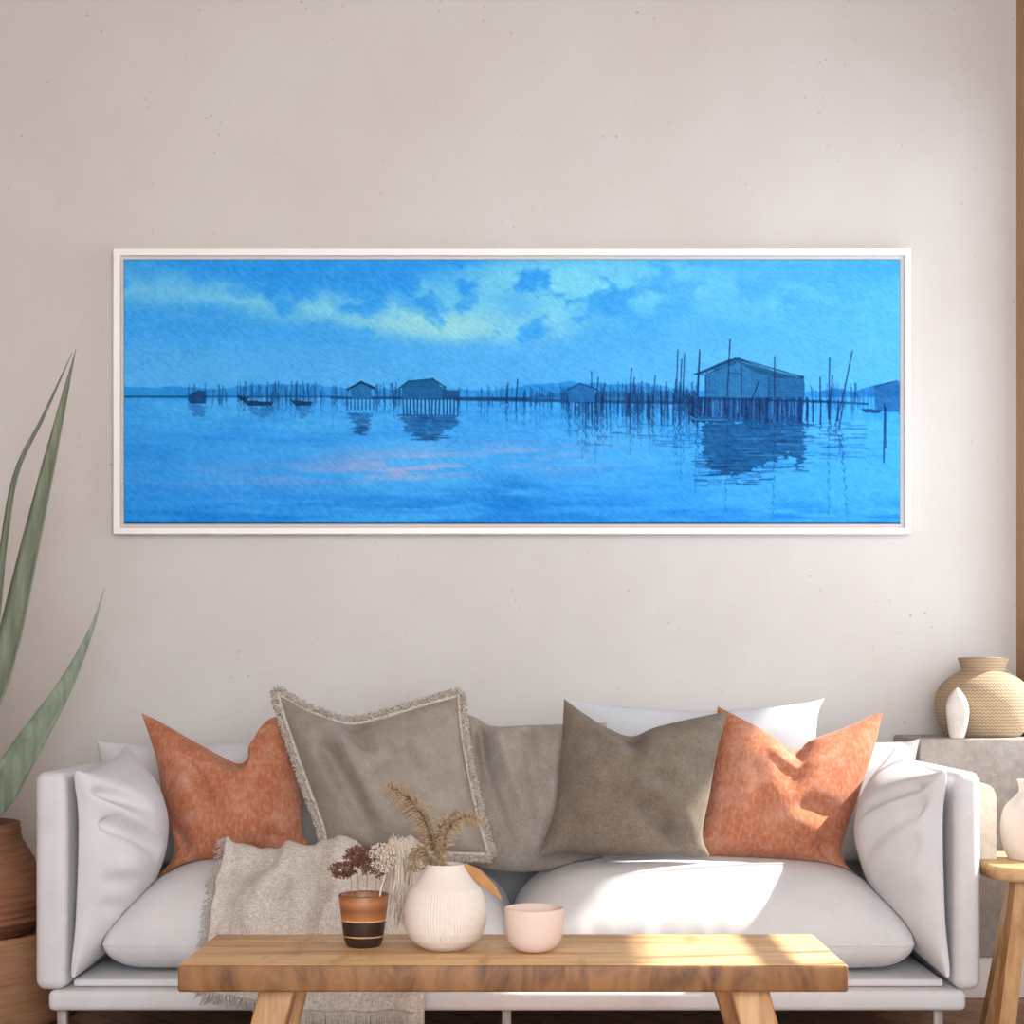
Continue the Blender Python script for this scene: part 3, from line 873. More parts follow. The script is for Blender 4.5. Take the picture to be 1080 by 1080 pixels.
# tall white pillow at the back
v, f, _ = px_pillow([(600, 738), (640, 744), (730, 750), (800, 747), (850, 741), (870, 736)], [(870, 736), (862, 758), (860, 820), (868, 900)], [(604, 902), (740, 908), (868, 900)], [(600, 738), (606, 770), (604, 902)],
                    (0, -0.50, 0.43), R(8), tf=0.055, tb=0.045, nz=0.003, seed=12, avoid=SEAT_T + BC)
WT = tree_of(v, f)
thing_mesh('back_pillow', v, f, M['back_linen'], 'tall white cotton pillow standing behind the grey and orange pillows', 'pillow')

# beige linen pillow in the middle
v, f, _ = px_pillow([(488, 752), (502, 757), (520, 766), (560, 765), (600, 764), (640, 762)], [(640, 762), (634, 820), (636, 915)], [(492, 912), (540, 920), (590, 917), (636, 915)], [(488, 752), (484, 830), (492, 912)],
                    (0, -0.62, 0.425), R(14), tf=0.085, tb=0.055, nz=0.003, seed=13,
                    creases=[(0.12, 0.03, 0.34, 0.80, 0.045, 0.030), (0.26, 0.05, 0.50, 0.7, 0.045, -0.020), (0.46, 0.04, 0.58, 0.6, 0.045, 0.024), (0.05, 0.1, 0.2, 0.9, 0.05, -0.014), (0.68, 0.05, 0.68, 0.7, 0.05, -0.016)], avoid=SEAT_T + BC + [WT])
LT = tree_of(v, f)
thing_mesh('linen_pillow', v, f, M['beige_linen'], 'slouching beige linen pillow in the middle of the sofa, half hidden by its neighbours', 'pillow')

# orange velvet pillows
v, f, _ = px_pillow([(149, 752), (170, 762), (205, 782), (236, 799), (254, 806), (264, 795), (275, 768), (292, 756), (316, 765)], [(316, 765), (313, 800), (319, 845), (320, 878), (328, 894)],
                    [(160, 931), (196, 915), (232, 908), (280, 903), (328, 894)], [(149, 752), (165, 800), (173, 850), (184, 900), (160, 931)],
                    (0, -0.70, 0.425), R(16), R(-4), tf=0.095, tb=0.05, nz=0.006, nscale=9, seed=15,
                    creases=[(0.60, 0.0, 0.66, 0.17, 0.045, 0.050), (0.66, 0.06, 0.84, 0.22, 0.04, -0.022), (0.52, 0.14, 0.70, 0.22, 0.04, -0.016), (0.30, 0.30, 0.42, 0.62, 0.06, 0.022), (0.06, 0.72, 0.2, 0.9, 0.05, 0.018), (0.8, 0.86, 0.95, 0.98, 0.04, 0.014), (0.80, 0.10, 0.88, 0.3, 0.04, 0.014)], avoid=SEAT_T + BC + ARM_T)
OT = [tree_of(v, f)]
thing_mesh('velvet_pillow', v, f, M['velvet'], 'dusty orange velvet pillow with a folded top, left of the fringed pillow', 'pillow', 'orange velvet pillows on the sofa')
v, f, _ = px_pillow([(757, 745), (778, 756), (808, 773), (830, 789), (843, 792), (854, 781), (890, 768), (931, 750)], [(931, 750), (923, 785), (905, 840), (888, 900), (911, 931)],
                    [(735, 902), (790, 906), (850, 914), (886, 924), (911, 931)], [(757, 745), (750, 800), (742, 860), (735, 902)],
                    (0, -0.70, 0.425), R(16), R(4), tf=0.10, tb=0.05, nz=0.006, nscale=9, seed=17,
                    creases=[(0.50, 0.0, 0.52, 0.14, 0.06, 0.040), (0.34, 0.16, 0.62, 0.24, 0.05, -0.010), (0.44, 0.26, 0.56, 0.46, 0.08, 0.014), (0.62, 0.56, 0.95, 0.66, 0.055, 0.020), (0.58, 0.70, 0.84, 0.78, 0.06, -0.014), (0.82, 0.82, 0.95, 0.97, 0.05, 0.018), (0.3, 0.4, 0.4, 0.8, 0.10, 0.010)], avoid=SEAT_T + BC + ARM_T + [WT])
OT.append(tree_of(v, f))
thing_mesh('velvet_pillow', v, f, M['velvet'], 'orange velvet pillow with a sunlit pointed corner beside the right arm pillow', 'pillow', 'orange velvet pillows on the sofa')

# grey linen pillow
v, f, _ = px_pillow([(595, 737), (612, 750), (640, 768), (666, 777), (690, 768), (730, 758), (768, 750)], [(768, 750), (757, 790), (748, 840), (741, 880), (749, 904)],
                    [(567, 905), (600, 899), (650, 903), (700, 901), (749, 904)], [(595, 737), (592, 790), (586, 850), (567, 905)],
                    (0, -0.765, 0.43), R(17), tf=0.10, tb=0.045, nz=0.004, seed=19,
                    creases=[(0.42, 0.0, 0.50, 0.20, 0.05, 0.034), (0.24, 0.10, 0.46, 0.18, 0.03, -0.010), (0.52, 0.50, 0.92, 0.80, 0.05, -0.016), (0.58, 0.66, 0.95, 0.95, 0.06, 0.026), (0.62, 0.44, 0.74, 0.52, 0.05, 0.014), (0.76, 0.82, 0.84, 1.0, 0.04, 0.02)], avoid=SEAT_T + [WT, LT] + OT)
thing_mesh('linen_pillow', v, f, M['grey_linen'], 'dark grey linen pillow leaning in front of the right orange pillow', 'pillow')

# fringed pillow with a woolly trim
fp = tag(empty('fringed_pillow', (-0.37, -0.74, 0.43)), 'large taupe velvet pillow edged with a woolly fringe, left of the middle', 'pillow')
v, f, loop = px_pillow([(294, 732), (320, 748), (350, 760), (372, 765), (400, 760), (445, 746), (482, 735)], [(482, 735), (486, 780), (495, 830), (505, 870), (514, 900)],
                    [(346, 896), (400, 896), (460, 898), (514, 900)], [(294, 732), (308, 775), (328, 830), (343, 872), (346, 896)],
                    (0, -0.765, 0.43), R(18), tf=0.10, tb=0.045, nz=0.004, seed=23,
                    creases=[(0.42, 0.0, 0.46, 0.22, 0.06, 0.036), (0.36, 0.22, 0.40, 0.85, 0.05, -0.020), (0.24, 0.34, 0.30, 0.95, 0.07, 0.030), (0.45, 0.22, 0.55, 0.30, 0.045, 0.018), (0.60, 0.25, 0.63, 0.42, 0.035, 0.018), (0.68, 0.28, 0.72, 0.48, 0.035, 0.016), (0.56, 0.36, 0.46, 0.46, 0.05, 0.012)], avoid=SEAT_T + [LT] + OT)
obj('pillow_body', v, f, M['greige'], fp)
def fringe_band(loop, ctr, n_t, rad, ln, rnd):
    mb = MB()
    m = len(loop)
    L_ = [Vector(p) for p in loop]
    def P(t):
        x = (t % 1.0) * m; i = int(x) % m
        return L_[i].lerp(L_[(i + 1) % m], x - int(x))
    for k in range(n_t):
        t = k / n_t + rnd.uniform(-.001, .001)
        p = P(t); tg = (P(t + 0.003) - P(t - 0.003)).normalized()
        out = Vector((0, -1, 0.3)).normalized().cross(tg)
        if out.dot(p - ctr) < 0: out = -out
        out.normalize()
        nrm = tg.cross(out).normalized()
        a = rnd.uniform(-1.2, 1.2); l = ln * rnd.uniform(0.6, 1.1)
        d = (out * math.cos(a) + nrm * math.sin(a)).normalized()
        sdw = tg * rnd.uniform(-0.6, 0.6) * l
        p = p + out * rnd.uniform(-0.002, 0.008) + nrm * rnd.uniform(-0.004, 0.004)
        p0 = p
        p1 = p + d * l * 0.6 + sdw * 0.5
        p2 = p + d * l + sdw
        p3 = p + d * l * 0.72 + sdw * 1.5 + nrm * rnd.uniform(-.3, .3) * l
        mb.tube([p0, p1, p2, p3], [rad, rad * 1.15, rad, rad * 0.6], 4, True)
    return mb
ctr = sum(loop, Vector()) / len(loop)
loop = [p + (p - ctr).normalized() * 0.006 for p in loop]
band = fringe_band(loop, ctr, 8500, 0.0015, 0.014, random.Random(3))
band.tube(loop + [loop[0]], 0.006, 8, False)
tag(band.build('fringe', M['trim_fringe'], fp), 'cream woolly looped fringe')

# ------------------------------------------------------------------ throw blanket over the left seat cushion
bv, bf = [], []
for (sv, sf) in SEATS[:1]:
    b0 = len(bv); bv += [tuple(p) for p in sv]; bf += [tuple(i + b0 for i in q) for q in sf]
pv_, pf_ = rbox((-1.2, SYF, 0.113), (1.0, -0.26, 0.170), 0.012, 2)
b0 = len(bv); bv += [tuple(p) for p in pv_]; bf += [tuple(i + b0 for i in q) for q in pf_]
tree = BVHTree.FromPolygons(bv, bf)
def drape_point(x, t):
    """t 0..1 around the cushion from its back top to the front bottom, then straight down"""
    c = Vector((x, -0.78, 0.25))
    a = math.radians(96 + 118 * min(t, 1.0))
    d = Vector((0, math.cos(a), math.sin(a)))
    hit, nn, _, _ = tree.ray_cast(c + d * 0.6, -d, 1.0)
    return hit if hit is not None else c + d * 0.2
def build_throw():
    NX, NT, NH = 96, 70, 26
    X0, X1 = -0.742, -0.245
    rows = []
    for j in range(NT + NH + 1):
        row = []
        for i in range(NX + 1):
            u = i / NX
            t = j / NT
            x = X0 + (X1 - X0) * u
            if j <= NT:
                tt = t
                p = drape_point(x, tt * 0.80)
                q = drape_point(x, tt * 0.80 + 0.02)
            if j <= NT:
                y, z = p.y, p.z
                # outward from the cushion
                o = Vector((0, y + 0.78, z - 0.25)).normalized()
                fold = 0.016 * (1 - abs(math.sin(u * 10.5 + 1.1 * t + 0.8 * mnoise.noise(Vector((u * 3, t * 2, 4)))))) ** 1.5 * (1.7 - 0.8 * t) + 0.016 * mnoise.noise(Vector((u * 9, t * 2.0, 1))) + 0.004 * mnoise.noise(Vector((u * 26, t * 8, 3)))
                bunch = 0.034 * math.exp(-(t / 0.16) ** 2) * (0.6 + 0.5 * abs(math.sin(u * 8 + 1)))
                p2 = Vector((x, y, z)) + o * (0.020 + fold + bunch)
                p2.x += 0.010 * mnoise.noise(Vector((u * 4, t * 5, 7))) - 0.012 * t * (1 - u)
                if p2.y < -1.0 + 0.0: pass
            row.append(p2 if j <= NT else None)
        rows.append(row)
    # hanging part: from the last drape row straight down in front of the base
    for i in range(NX + 1):
        u = i / NX
        s = rows[NT][i]
        zb = 0.160 - 0.040 * min(1, max(0, (u - 0.14) / 0.20)) + 0.003 * math.sin(u * 31)
        for k in range(1, NH + 1):
            w = k / NH
            z = s.z + (zb - s.z) * w
            y = s.y + (-1.012 - s.y) * min(1, w * 2.2)
            y += 0.007 * math.sin(u * 23 + 2.2) * w + 0.005 * mnoise.noise(Vector((u * 8, z * 9, 2)))
            rows[NT + k][i] = Vector((s.x, min(y, -0.999 - 0.003) if w > 0.45 else y, z))
    NR = len(rows)
    verts = [p for r in rows for p in r]
    faces = []
    for j in range(NR - 1):
        for i in range(NX):
            a = j * (NX + 1) + i
            faces.append((a, a + NX + 1, a + NX + 2, a + 1))
    root = tag(empty('throw_blanket', (-0.49, -0.95, 0.10)), 'cream woven throw blanket with fringed ends hanging over the seat behind the table', 'blanket')
    o = obj('woven_cloth', verts, faces, M['throw'], root)
    md = o.modifiers.new('thickness', 'SOLIDIFY'); md.thickness = 0.006; md.offset = 1
    rnd = random.Random(9)
    fr = MB()
    for k in range(230):
        u = k / 229
        p = rows[-1][min(NX, int(u * NX))].lerp(rows[-1][min(NX, int(u * NX) + 1)], u * NX - int(u * NX))
        l = rnd.uniform(0.080, 0.105) if u > 0.25 else rnd.uniform(0.020, 0.034)
        sx = rnd.uniform(-0.012, 0.012)
        pts = [p + Vector((sx * w * w, -0.004 + rnd.uniform(-.003, .003) * w, -l * w + 0.004)) for w in (0, .35, .7, 1)]
        pts = [Vector((q.x, q.y, max(q.z, 0.004))) for q in pts]
        fr.tube(pts, [0.0016, 0.0015, 0.0013, 0.0007], 4)
    # short fringe along the left and the near-back edge
    for k in range(150):
        jj = int(k / 150 * (NT + NH))
        p = rows[jj][0]
        l = rnd.uniform(0.012, 0.026)
        fr.tube([p, p + Vector((-l * 0.6, rnd.uniform(-.006, .002), -l * 0.3)), p + Vector((-l, rnd.uniform(-.008, .002), -l * rnd.uniform(.2, .9)))], [0.0013, 0.0012, 0.0006], 4)
    tag(fr.build('fringe', M['throw'], root), 'loose cream fringe strands', kind='stuff')
build_throw()

# ------------------------------------------------------------------ coffee table
def build_table():
    yf, yb = FOC / 625 - DIST, FOC / 625 * 1.124 - DIST
    z1, z0 = 0.40, 0.354
    xl, xr = (187 - CX) / 625, (895 - CX) / 625
    root = tag(empty('coffee_table', ((xl + xr) / 2, (yf + yb) / 2, 0)), 'low chunky light wooden bench table standing in front of the sofa', 'coffee table')
    # slab with slightly hand-worn edges
    v, f = rbox((xl, yf, z0), (xr, yb, z1), 0.005, 3)
    tt = obj('table_top', v, f, M['oak'], root)
    tt.data.materials.append(M['oak_front_shaded'])
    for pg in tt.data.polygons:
        if pg.normal.y < -0.6: pg.material_index = 1  # front faces take the wood with shade in its colour
    def leg(xt, xb, y, yo, w, d):
        b = [Vector((xb - w / 2, y + yo - d / 2, 0)), Vector((xb + w / 2, y + yo - d / 2, 0)), Vector((xb + w / 2, y + yo + d / 2, 0)), Vector((xb - w / 2, y + yo + d / 2, 0))]
        t = [Vector((xt - w / 2, y - d / 2, z0)), Vector((xt + w / 2, y - d / 2, z0)), Vector((xt + w / 2, y + d / 2, z0)), Vector((xt - w / 2, y + d / 2, z0))]
        bm = bmesh.new()
        vv, ff = hexa(b, t)
        vs = [bm.verts.new(p) for p in vv]
        for q in ff: bm.faces.new([vs[i] for i in q])
        bmesh.ops.bevel(bm, geom=list(bm.edges), offset=0.004, segments=2, affect='EDGES', profile=0.5)
        bm.verts.index_update()
        v2 = [x.co.copy() for x in bm.verts]; f2 = [tuple(x.index for x in fc.verts) for fc in bm.faces]
        bm.free()
        obj('leg', v2, f2, M['oak_leg'], root)
    sL = scl(yf + 0.05)
    leg((294 - CX) / sL, (250 - CX) / sL - 0.02, yf + 0.065, -0.02, 0.060, 0.062)
    leg((789 - CX) / sL, (836 - CX) / sL + 0.02, yf + 0.065, -0.02, 0.066, 0.062)
    leg((294 - CX) / sL, (250 - CX) / sL - 0.02, yb - 0.06, 0.02, 0.060, 0.062)
    leg((780 - CX) / sL, (836 - CX) / sL + 0.02, yb - 0.06, 0.02, 0.066, 0.062)
build_table()
TZ = 0.40

# tumbler with layered brown glaze
def tumbler_mat():
    m, N, L, b = new_mat('brown_glaze')
    tc = N.new('ShaderNodeTexCoord'); sep = N.new('ShaderNodeSeparateXYZ')
    L.new(tc.outputs['Object'], sep.inputs[0])
    n1 = noise_node(N, L, coords(N, L, (18, 18, 60)), 1.0, 4, 0.6)
    ad = N.new('ShaderNodeMath'); ad.operation = 'MULTIPLY_ADD'
    L.new(n1.outputs['Fac'], ad.inputs[0]); ad.inputs[1].default_value = 0.006; L.new(sep.outputs['Z'], ad.inputs[2])
    dv = N.new('ShaderNodeMath'); dv.operation = 'DIVIDE'; L.new(ad.outputs[0], dv.inputs[0]); dv.inputs[1].default_value = 0.1
    dk, br, ln = s2l((46, 30, 24)), s2l((164, 108, 66)), s2l((196, 152, 112))
    r = ramp(N, L, dv.outputs[0], [(0.0, dk), (0.215, dk), (0.222, ln), (0.237, ln), (0.245, dk), (0.50, dk), (0.507, ln), (0.527, ln), (0.536, br), (0.70, s2l((128, 78, 44))), (0.86, br), (1.0, s2l((110, 66, 38)))])
    L.new(r.outputs['Color'], b.inputs['Base Color'])
    b.inputs['Roughness'].default_value = 0.38
    bump(N, L, b, n1.outputs['Fac'], 0.1, 0.003)
    return m
ty = FOC / 583 - DIST
tx = (383.5 - CX) / 583
prof = [(0.0, 0.0), (0.026, 0.0), (0.031, 0.003), (0.035, 0.012), (0.0385, 0.035), (0.0425, 0.07), (0.0448, 0.0925), (0.0440, 0.0945), (0.0425, 0.0925), (0.040, 0.07), (0.036, 0.035), (0.030, 0.012), (0.0, 0.010)]
v, f = lathe(prof, (tx, ty, TZ), 64)
tag(obj('tumbler', v, f, tumbler_mat(), None, (tx, ty, TZ)), 'dark brown banded ceramic tumbler holding dried flowers on the table', 'tumbler')

# ribbed vase
vy = FOC / 589 - DIST
vx = (469.5 - CX) / 589
prof = [(0.0, 0.0), (0.030, 0.0), (0.040, 0.003)]
ctrl = [(0.0, 0.040, 0.003), ]
zz = [0.003, 0.010, 0.020, 0.034, 0.050, 0.066, 0.080, 0.094, 0.104, 0.109, 0.115, 0.124, 0.136, 0.146, 0.151]
rr_ = [0.040, 0.0520, 0.0625, 0.0705, 0.0740, 0.0745, 0.0730, 0.0695, 0.0655, 0.0630, 0.0570, 0.0495, 0.0410, 0.0350, 0.0330]
prof = [(0.0, 0.0), (0.034, 0.0)]
for k in range(90):
    z = 0.003 + (0.151 - 0.003) * k / 89
    prof.append((float(np.interp(z, zz, rr_)), z))
prof += [(0.0325, 0.1525), (0.0310, 0.1515), (0.0305, 0.14), (0.05, 0.11), (0.066, 0.06), (0.03, 0.012), (0.0, 0.012)]
def rib(r, z, a):
    if r < 0.045 or z < 0.012 or z > 0.112: return r
    d = (a + math.pi / 2 + math.pi) % (2 * math.pi) - math.pi      # 0 faces the camera
    d -= 0.03
    if abs(d) > 0.50: return r
    env = min(1, (0.50 - abs(d)) * 8) * min(1, (z - 0.012) * 120) * min(1, (0.112 - z) * 300)
    return r + 0.0014 * env * (abs(math.sin((d + 0.5) * 41)) - 0.6)
v, f = lathe(prof, (vx, vy, TZ), 760, rib)
tag(obj('vase', v, f, M['ceramic'], None, (vx, vy, TZ)), 'round cream ribbed vase holding pampas grass on the table', 'vase')

# blush bowl
by_ = FOC / 594 - DIST
bx_ = (563.5 - CX) / 594
prof = [(0.0, 0.0), (0.022, 0.0), (0.030, 0.002), (0.040, 0.009), (0.047, 0.020), (0.0515, 0.036), (0.0530, 0.055), (0.0532, 0.075), (0.0525, 0.0775), (0.0510, 0.0775), (0.0502, 0.075), (0.0490, 0.045), (0.043, 0.022), (0.030, 0.011), (0.0, 0.009)]
v, f = lathe(prof, (bx_, by_, TZ), 72)
tag(obj('bowl', v, f, M['blush'], None, (bx_, by_, TZ)), 'small blush pink ceramic bowl at the middle of the table', 'bowl')

# dried stems -------------------------------------------------
M['straw'] = plain('dried_straw', s2l((150, 122, 88)), 0.9, 60, 0.15, 0.0)
M['plume'] = plain('plume_straw', s2l((176, 150, 116)), 0.95, 80, 0.2, 0.0)
M['maroon'] = plain('dried_maroon', s2l((124, 80, 66)), 0.95, 120, 0.3, 0.0)
M['cream_dry'] = plain('dried_cream', s2l((226, 210, 194)), 0.95, 120, 0.1, 0.0)
M['tan_leaf'] = plain('dried_leaf', s2l((176, 130, 80)), 0.8, 30, 0.15, 0.1)
DRY = random.Random(21)
def plume(pts_px, y0, dy, head0, label, hair=0.02, n_h=420, lean=1.0, thick=0.0012):
    """a grass stem through photo points, base first; hairs from head0 (0..1) to the tip"""
    pts = [W(px, py, y0 + dy * i / (len(pts_px) - 1)) for i, (px, py) in enumerate(pts_px)]
    c = catmull(pts, 40)
    root = tag(empty('pampas_stem', c[0]), label, 'dried grass', 'dried grasses standing in the ribbed vase')
    MB().tube(c, [thick * (1 - 0.6 * i / 39) for i in range(40)], 6).build('stem', M['straw'], root)
    h = MB()
    for k in range(n_h):
        t = head0 + (1 - head0) * DRY.random()
        p = at(c, t); tg = (at(c, min(1, t + 0.03)) - at(c, max(0, t - 0.03))).normalized()
        a = DRY.uniform(0, 2 * math.pi)
        s = tg.cross(Vector((0, 1, 0))).normalized()
        q = s.cross(tg)
        side = s * math.cos(a) + q * math.sin(a)
        prof_ = math.sin(math.pi * min(1, 0.18 + 0.82 * (t - head0) / (1 - head0))) ** 0.6
        l = hair * (0.45 + 0.7 * prof_) * DRY.uniform(0.6, 1.1)
        d = (tg * DRY.uniform(0.25, 0.75) + side * 0.95).normalized()
        e_ = p + d * l + Vector((0, 0, -l * 0.25))
        m_ = p + d * l * 0.55
        h.tube([p, m_, e_], [0.0006, 0.0010, 0.0004], 3)
    h.build('plume', M['plume'], root)
    return root
mouth_y = vy
plume([(466, 975), (464, 930), (458, 895), (446, 862), (428, 840), (409, 828)], mouth_y + 0.0, 0.02, 0.44, 'tallest feathery pampas plume in the vase, leaning left', 0.030, 330)
plume([(462, 975), (464, 930), (467, 900), (473, 876), (484, 864), (498, 862), (505, 868)], mouth_y - 0.004, 0.02, 0.42, 'arching pampas stem bending to the right out of the vase', 0.021, 230)
plume([(468, 975), (464, 930), (460, 902), (462, 880), (470, 866), (484, 855)], mouth_y + 0.01, 0.02, 0.50, 'upright thin pampas sprig between the two longer stems', 0.019, 150)
plume([(464, 975), (458, 925), (451, 903), (444, 893), (438, 902), (433, 918)], mouth_y + 0.006, 0.015, 0.5, 'short drooping pampas sprig over the left lip of the vase', 0.019, 170)

def flower(stem_px, y0, head_c, rx, rz, label, mat, n=260, blob=0.0032):
    pts = [W(px, py, y0) for px, py in stem_px]
    c = catmull(pts, 20)
    root = tag(empty('dried_flower', c[0]), label, 'dried flower', 'dried flowers standing in the brown tumbler')
    st = MB().tube(c, [0.0011 * (1 - 0.4 * i / 19) for i in range(20)], 6)
    st.build('stem', M['straw'], root)
    hc = W(head_c[0], head_c[1], y0)
    s = scl(y0)
    h = MB(); br = MB()
    top = c[-1]
    for k in range(n):
        while True:
            x, y, z = (DRY.uniform(-1, 1) for _ in range(3))
            if 0.15 < x * x + y * y + z * z < 1: break
        p = hc + Vector((x * rx / s, y * rx / s * 0.8, z * rz / s))
        r = blob * DRY.uniform(0.5, 1.1)
        a, b_, c_ = Vector((DRY.uniform(-1, 1), DRY.uniform(-1, 1), DRY.uniform(-1, 1))).normalized(), None, None
        b_ = a.orthogonal().normalized(); c_ = a.cross(b_)
        # a small crumpled floret: two crossed cupped petals with thickness
        for dd in (b_, c_):
            w_ = a.cross(dd)
            vs = [p, p + dd * r + w_ * r * .6 + a * r * .4, p + dd * r * 1.5 + a * r * .9, p + dd * r - w_ * r * .6 + a * r * .4, p + dd * r * .7 - a * r * .35]
            h.add(vs, [(0, 1, 2), (0, 2, 3), (4, 2, 1), (4, 3, 2), (0, 4, 1), (0, 3, 4)])
        if k % 5 == 0:
            br.tube([top, top.lerp(p, 0.5) + Vector((0, 0, 0.002)), p], 0.0004, 3)
    b0 = len(h.v); h.v += br.v; h.f += [tuple(i + b0 for i in q) for q in br.f]
    h.build('flower_head', mat, root)
    return root
flower([(372, 990), (371, 945), (370, 925)], ty + 0.004, (361, 917), 15, 9, 'low dark brown flower head spreading left over the tumbler', M['maroon'], 240)
flower([(378, 990), (378, 945), (377, 915)], ty - 0.004, (376, 903), 14, 12, 'tall maroon dried flower at the middle of the tumbler', M['maroon'], 260)
flower([(386, 990), (387, 945), (387, 915)], ty + 0.006, (388, 908), 12, 15, 'maroon dried flower behind the tumbler rim, right of the tallest', M['maroon'], 230)
flower([(391, 985), (396, 940), (398, 922)], ty + 0.012, (402, 905), 17, 16, 'pale cream dried flower cluster on the right of the tumbler', M['cream_dry'], 330, 0.0036)
flower([(394, 985), (403, 940), (410, 918)], ty + 0.02, (399, 917), 8, 10, 'small maroon dried sprig hanging on the right of the tumbler', M['maroon'], 120)
# wispy cream grass hanging between tumbler and vase
w_ = MB()
for k in range(120):
    x0 = DRY.uniform(408, 428); y_ = ty + 0.04 + DRY.uniform(-.01, .02)
    a = [W(398, 960, ty + 0.02), W(404, 930, ty + 0.025), W(x0 + 2, 888 + DRY.uniform(-10, 14), y_), W(x0 + DRY.uniform(4, 12), 915 + DRY.uniform(-6, 14), y_), W(x0 + DRY.uniform(0, 12), 950 + DRY.uniform(-10, 30), y_)]
    w_.tube(catmull(a, 12), [0.0006] * 8 + [0.0007, 0.0009, 0.0008, 0.0003], 3)
thing_mesh('dried_grass', w_.v, w_.f, M['cream_dry'], 'wispy cream grass drooping between the tumbler and the vase', 'dried grass')
# pale hydrangea-like cluster left of the vase neck
flw = MB(); hc0 = W(444, 908, vy + 0.03)
def floret_ball(mb, hc, rx, rz, n, blob):
    for k in range(n):
        while True:
            x, y, z = (DRY.uniform(-1, 1) for _ in range(3))
            if 0.2 < x * x + y * y + z * z < 1: break
        p = hc + Vector((x * rx, y * rx * .8, z * rz)); r = blob * DRY.uniform(.6, 1.1)
        a = Vector((DRY.uniform(-1, 1), DRY.uniform(-1, 1), DRY.uniform(-1, 1))).normalized()
        b_ = a.orthogonal().normalized(); c_ = a.cross(b_)
        for dd in (b_, c_, -b_, -c_):
            w2 = a.cross(dd)
            mb.add([p, p + dd * r + w2 * r * .6 + a * r * .3, p + dd * r * 1.5 + a * r * .5, p + dd * r - w2 * r * .6 + a * r * .3, p + dd * r * .7 - a * r * .3], [(0, 1, 2), (0, 2, 3), (4, 2, 1), (4, 3, 2), (0, 4, 1), (0, 3, 4)])
hy = tag(empty('dried_flower', W(462, 975, vy)), 'pale cream dried blossom peeping out left of the vase neck', 'dried flower')
MB().tube(catmull([W(463, 975, vy), W(461, 925, vy + 0.005), W(456, 905, vy + 0.02), hc0], 16), 0.0011, 6).build('stem', M['straw'], hy)
floret_ball(flw, hc0, 0.019, 0.018, 130, 0.0045)
flw.build('flower_head', M['cream_dry'], hy)
# tan dried leaf to the right of the vase neck
def blade(name, spine, widths, nrm_hint, mat, parent=None, fold=0.25, thick=0.002, n=40, twist=0.0):
    c = catmull(spine, n)
    vs, fs = [], []
    for i, p in enumerate(c):
        t = i / (n - 1)
        tg = (c[min(i + 1, n - 1)] - c[max(i - 1, 0)]).normalized()
        w = float(np.interp(t, [q[0] for q in widths], [q[1] for q in widths]))
        nh = Vector(nrm_hint)
        sd = tg.cross(nh).normalized()
        nn = sd.cross(tg).normalized()
        if twist:
            a = twist * t
            sd, nn = sd * math.cos(a) + nn * math.sin(a), nn * math.cos(a) - sd * math.sin(a)
        th = max(thick * min(1, w / 0.02 + .2), 0.0004)
        prof_ = [(-1, fold), (-0.6, fold * 0.42), (-0.2, fold * 0.06), (0.2, fold * 0.06), (0.6, fold * 0.42), (1, fold)]
        for (a, h) in prof_: vs.append(p + sd * (a * w) + nn * (h * w))
        for (a, h) in prof_[::-1]: vs.append(p + sd * (a * w * .985) + nn * (h * w - th * (1 - abs(a) * .7)))
    m = 12
    for i in range(n - 1):
        for k in range(m):
            k2 = (k + 1) % m
            fs.append((i * m + k, i * m + k2, (i + 1) * m + k2, (i + 1) * m + k))
    fs.append(tuple(range(m))[::-1]); fs.append(tuple((n - 1) * m + k for k in range(m)))
    return vs, fs
lv = tag(empty('dried_leaf', W(474, 972, vy + 0.0)), 'folded tan dried leaf slanting out to the right of the vase neck', 'dried leaf')
MB().tube(catmull([W(476, 972, vy), W(478, 930, vy + 0.008), W(486, 913, vy + 0.02), W(494, 917, vy + 0.03)], 14), 0.0012, 6).build('stem', M['straw'], lv)
v, f = blade('leaf', [W(489, 912, vy + 0.022), W(505, 925, vy + 0.034), W(520, 938, vy + 0.04), W(530, 950, vy + 0.045)], [(0, 0.004), (0.3, 0.0125), (0.7, 0.009), (1, 0.0006)], (0.2, -1, 0.5), None, fold=0.15)
obj('leaf', v, f, M['tan_leaf'], lv)

# ------------------------------------------------------------------ plant at the left
def leaf_mat():
    m, N, L, b = new_mat('agave_leaf')
    n1 = noise_node(N, L, coords(N, L, (30, 30, 2.0)), 2.0, 5, 0.6)
    L.new(ramp(N, L, n1.outputs['Fac'], [(0.3, s2l((98, 112, 94))), (0.55, s2l((124, 138, 118))), (0.75, s2l((150, 158, 140)))]).outputs['Color'], b.inputs['Base Color'])
    b.inputs['Roughness'].default_value = 0.55
    bump(N, L, b, n1.outputs['Fac'], 0.1, 0.003)
    return m
M['leaf'] = leaf_mat()
PXc, PYc = -1.53, -0.51
def basket_mat(name, c1, c2, hz=120, stretch=(2, 2, 40)):
    m, N, L, b = new_mat(name)
    n1 = noise_node(N, L, coords(N, L, stretch), 3.0, 4, 0.6)
    n2 = noise_node(N, L, coords(N, L, (1, 1, 1)), 8.0, 5, 0.6)
    r = ramp(N, L, n1.outputs['Fac'], [(0.3, c1), (0.7, c2)])
    L.new(mix(N, L, 0.3, r.outputs['Color'], n2.outputs['Color'], 'SOFT_LIGHT'), b.inputs['Base Color'])
    bump(N, L, b, n1.outputs['Fac'], 0.4, 0.004)
    b.inputs['Roughness'].default_value = 0.7
    return m
M['pot'] = basket_mat('woven_pot', s2l((120, 78, 54)), s2l((160, 110, 80)))
M['stand'] = basket_mat('stand_wood', s2l((138, 96, 66)), s2l((168, 126, 92)), stretch=(3, 3, 26))
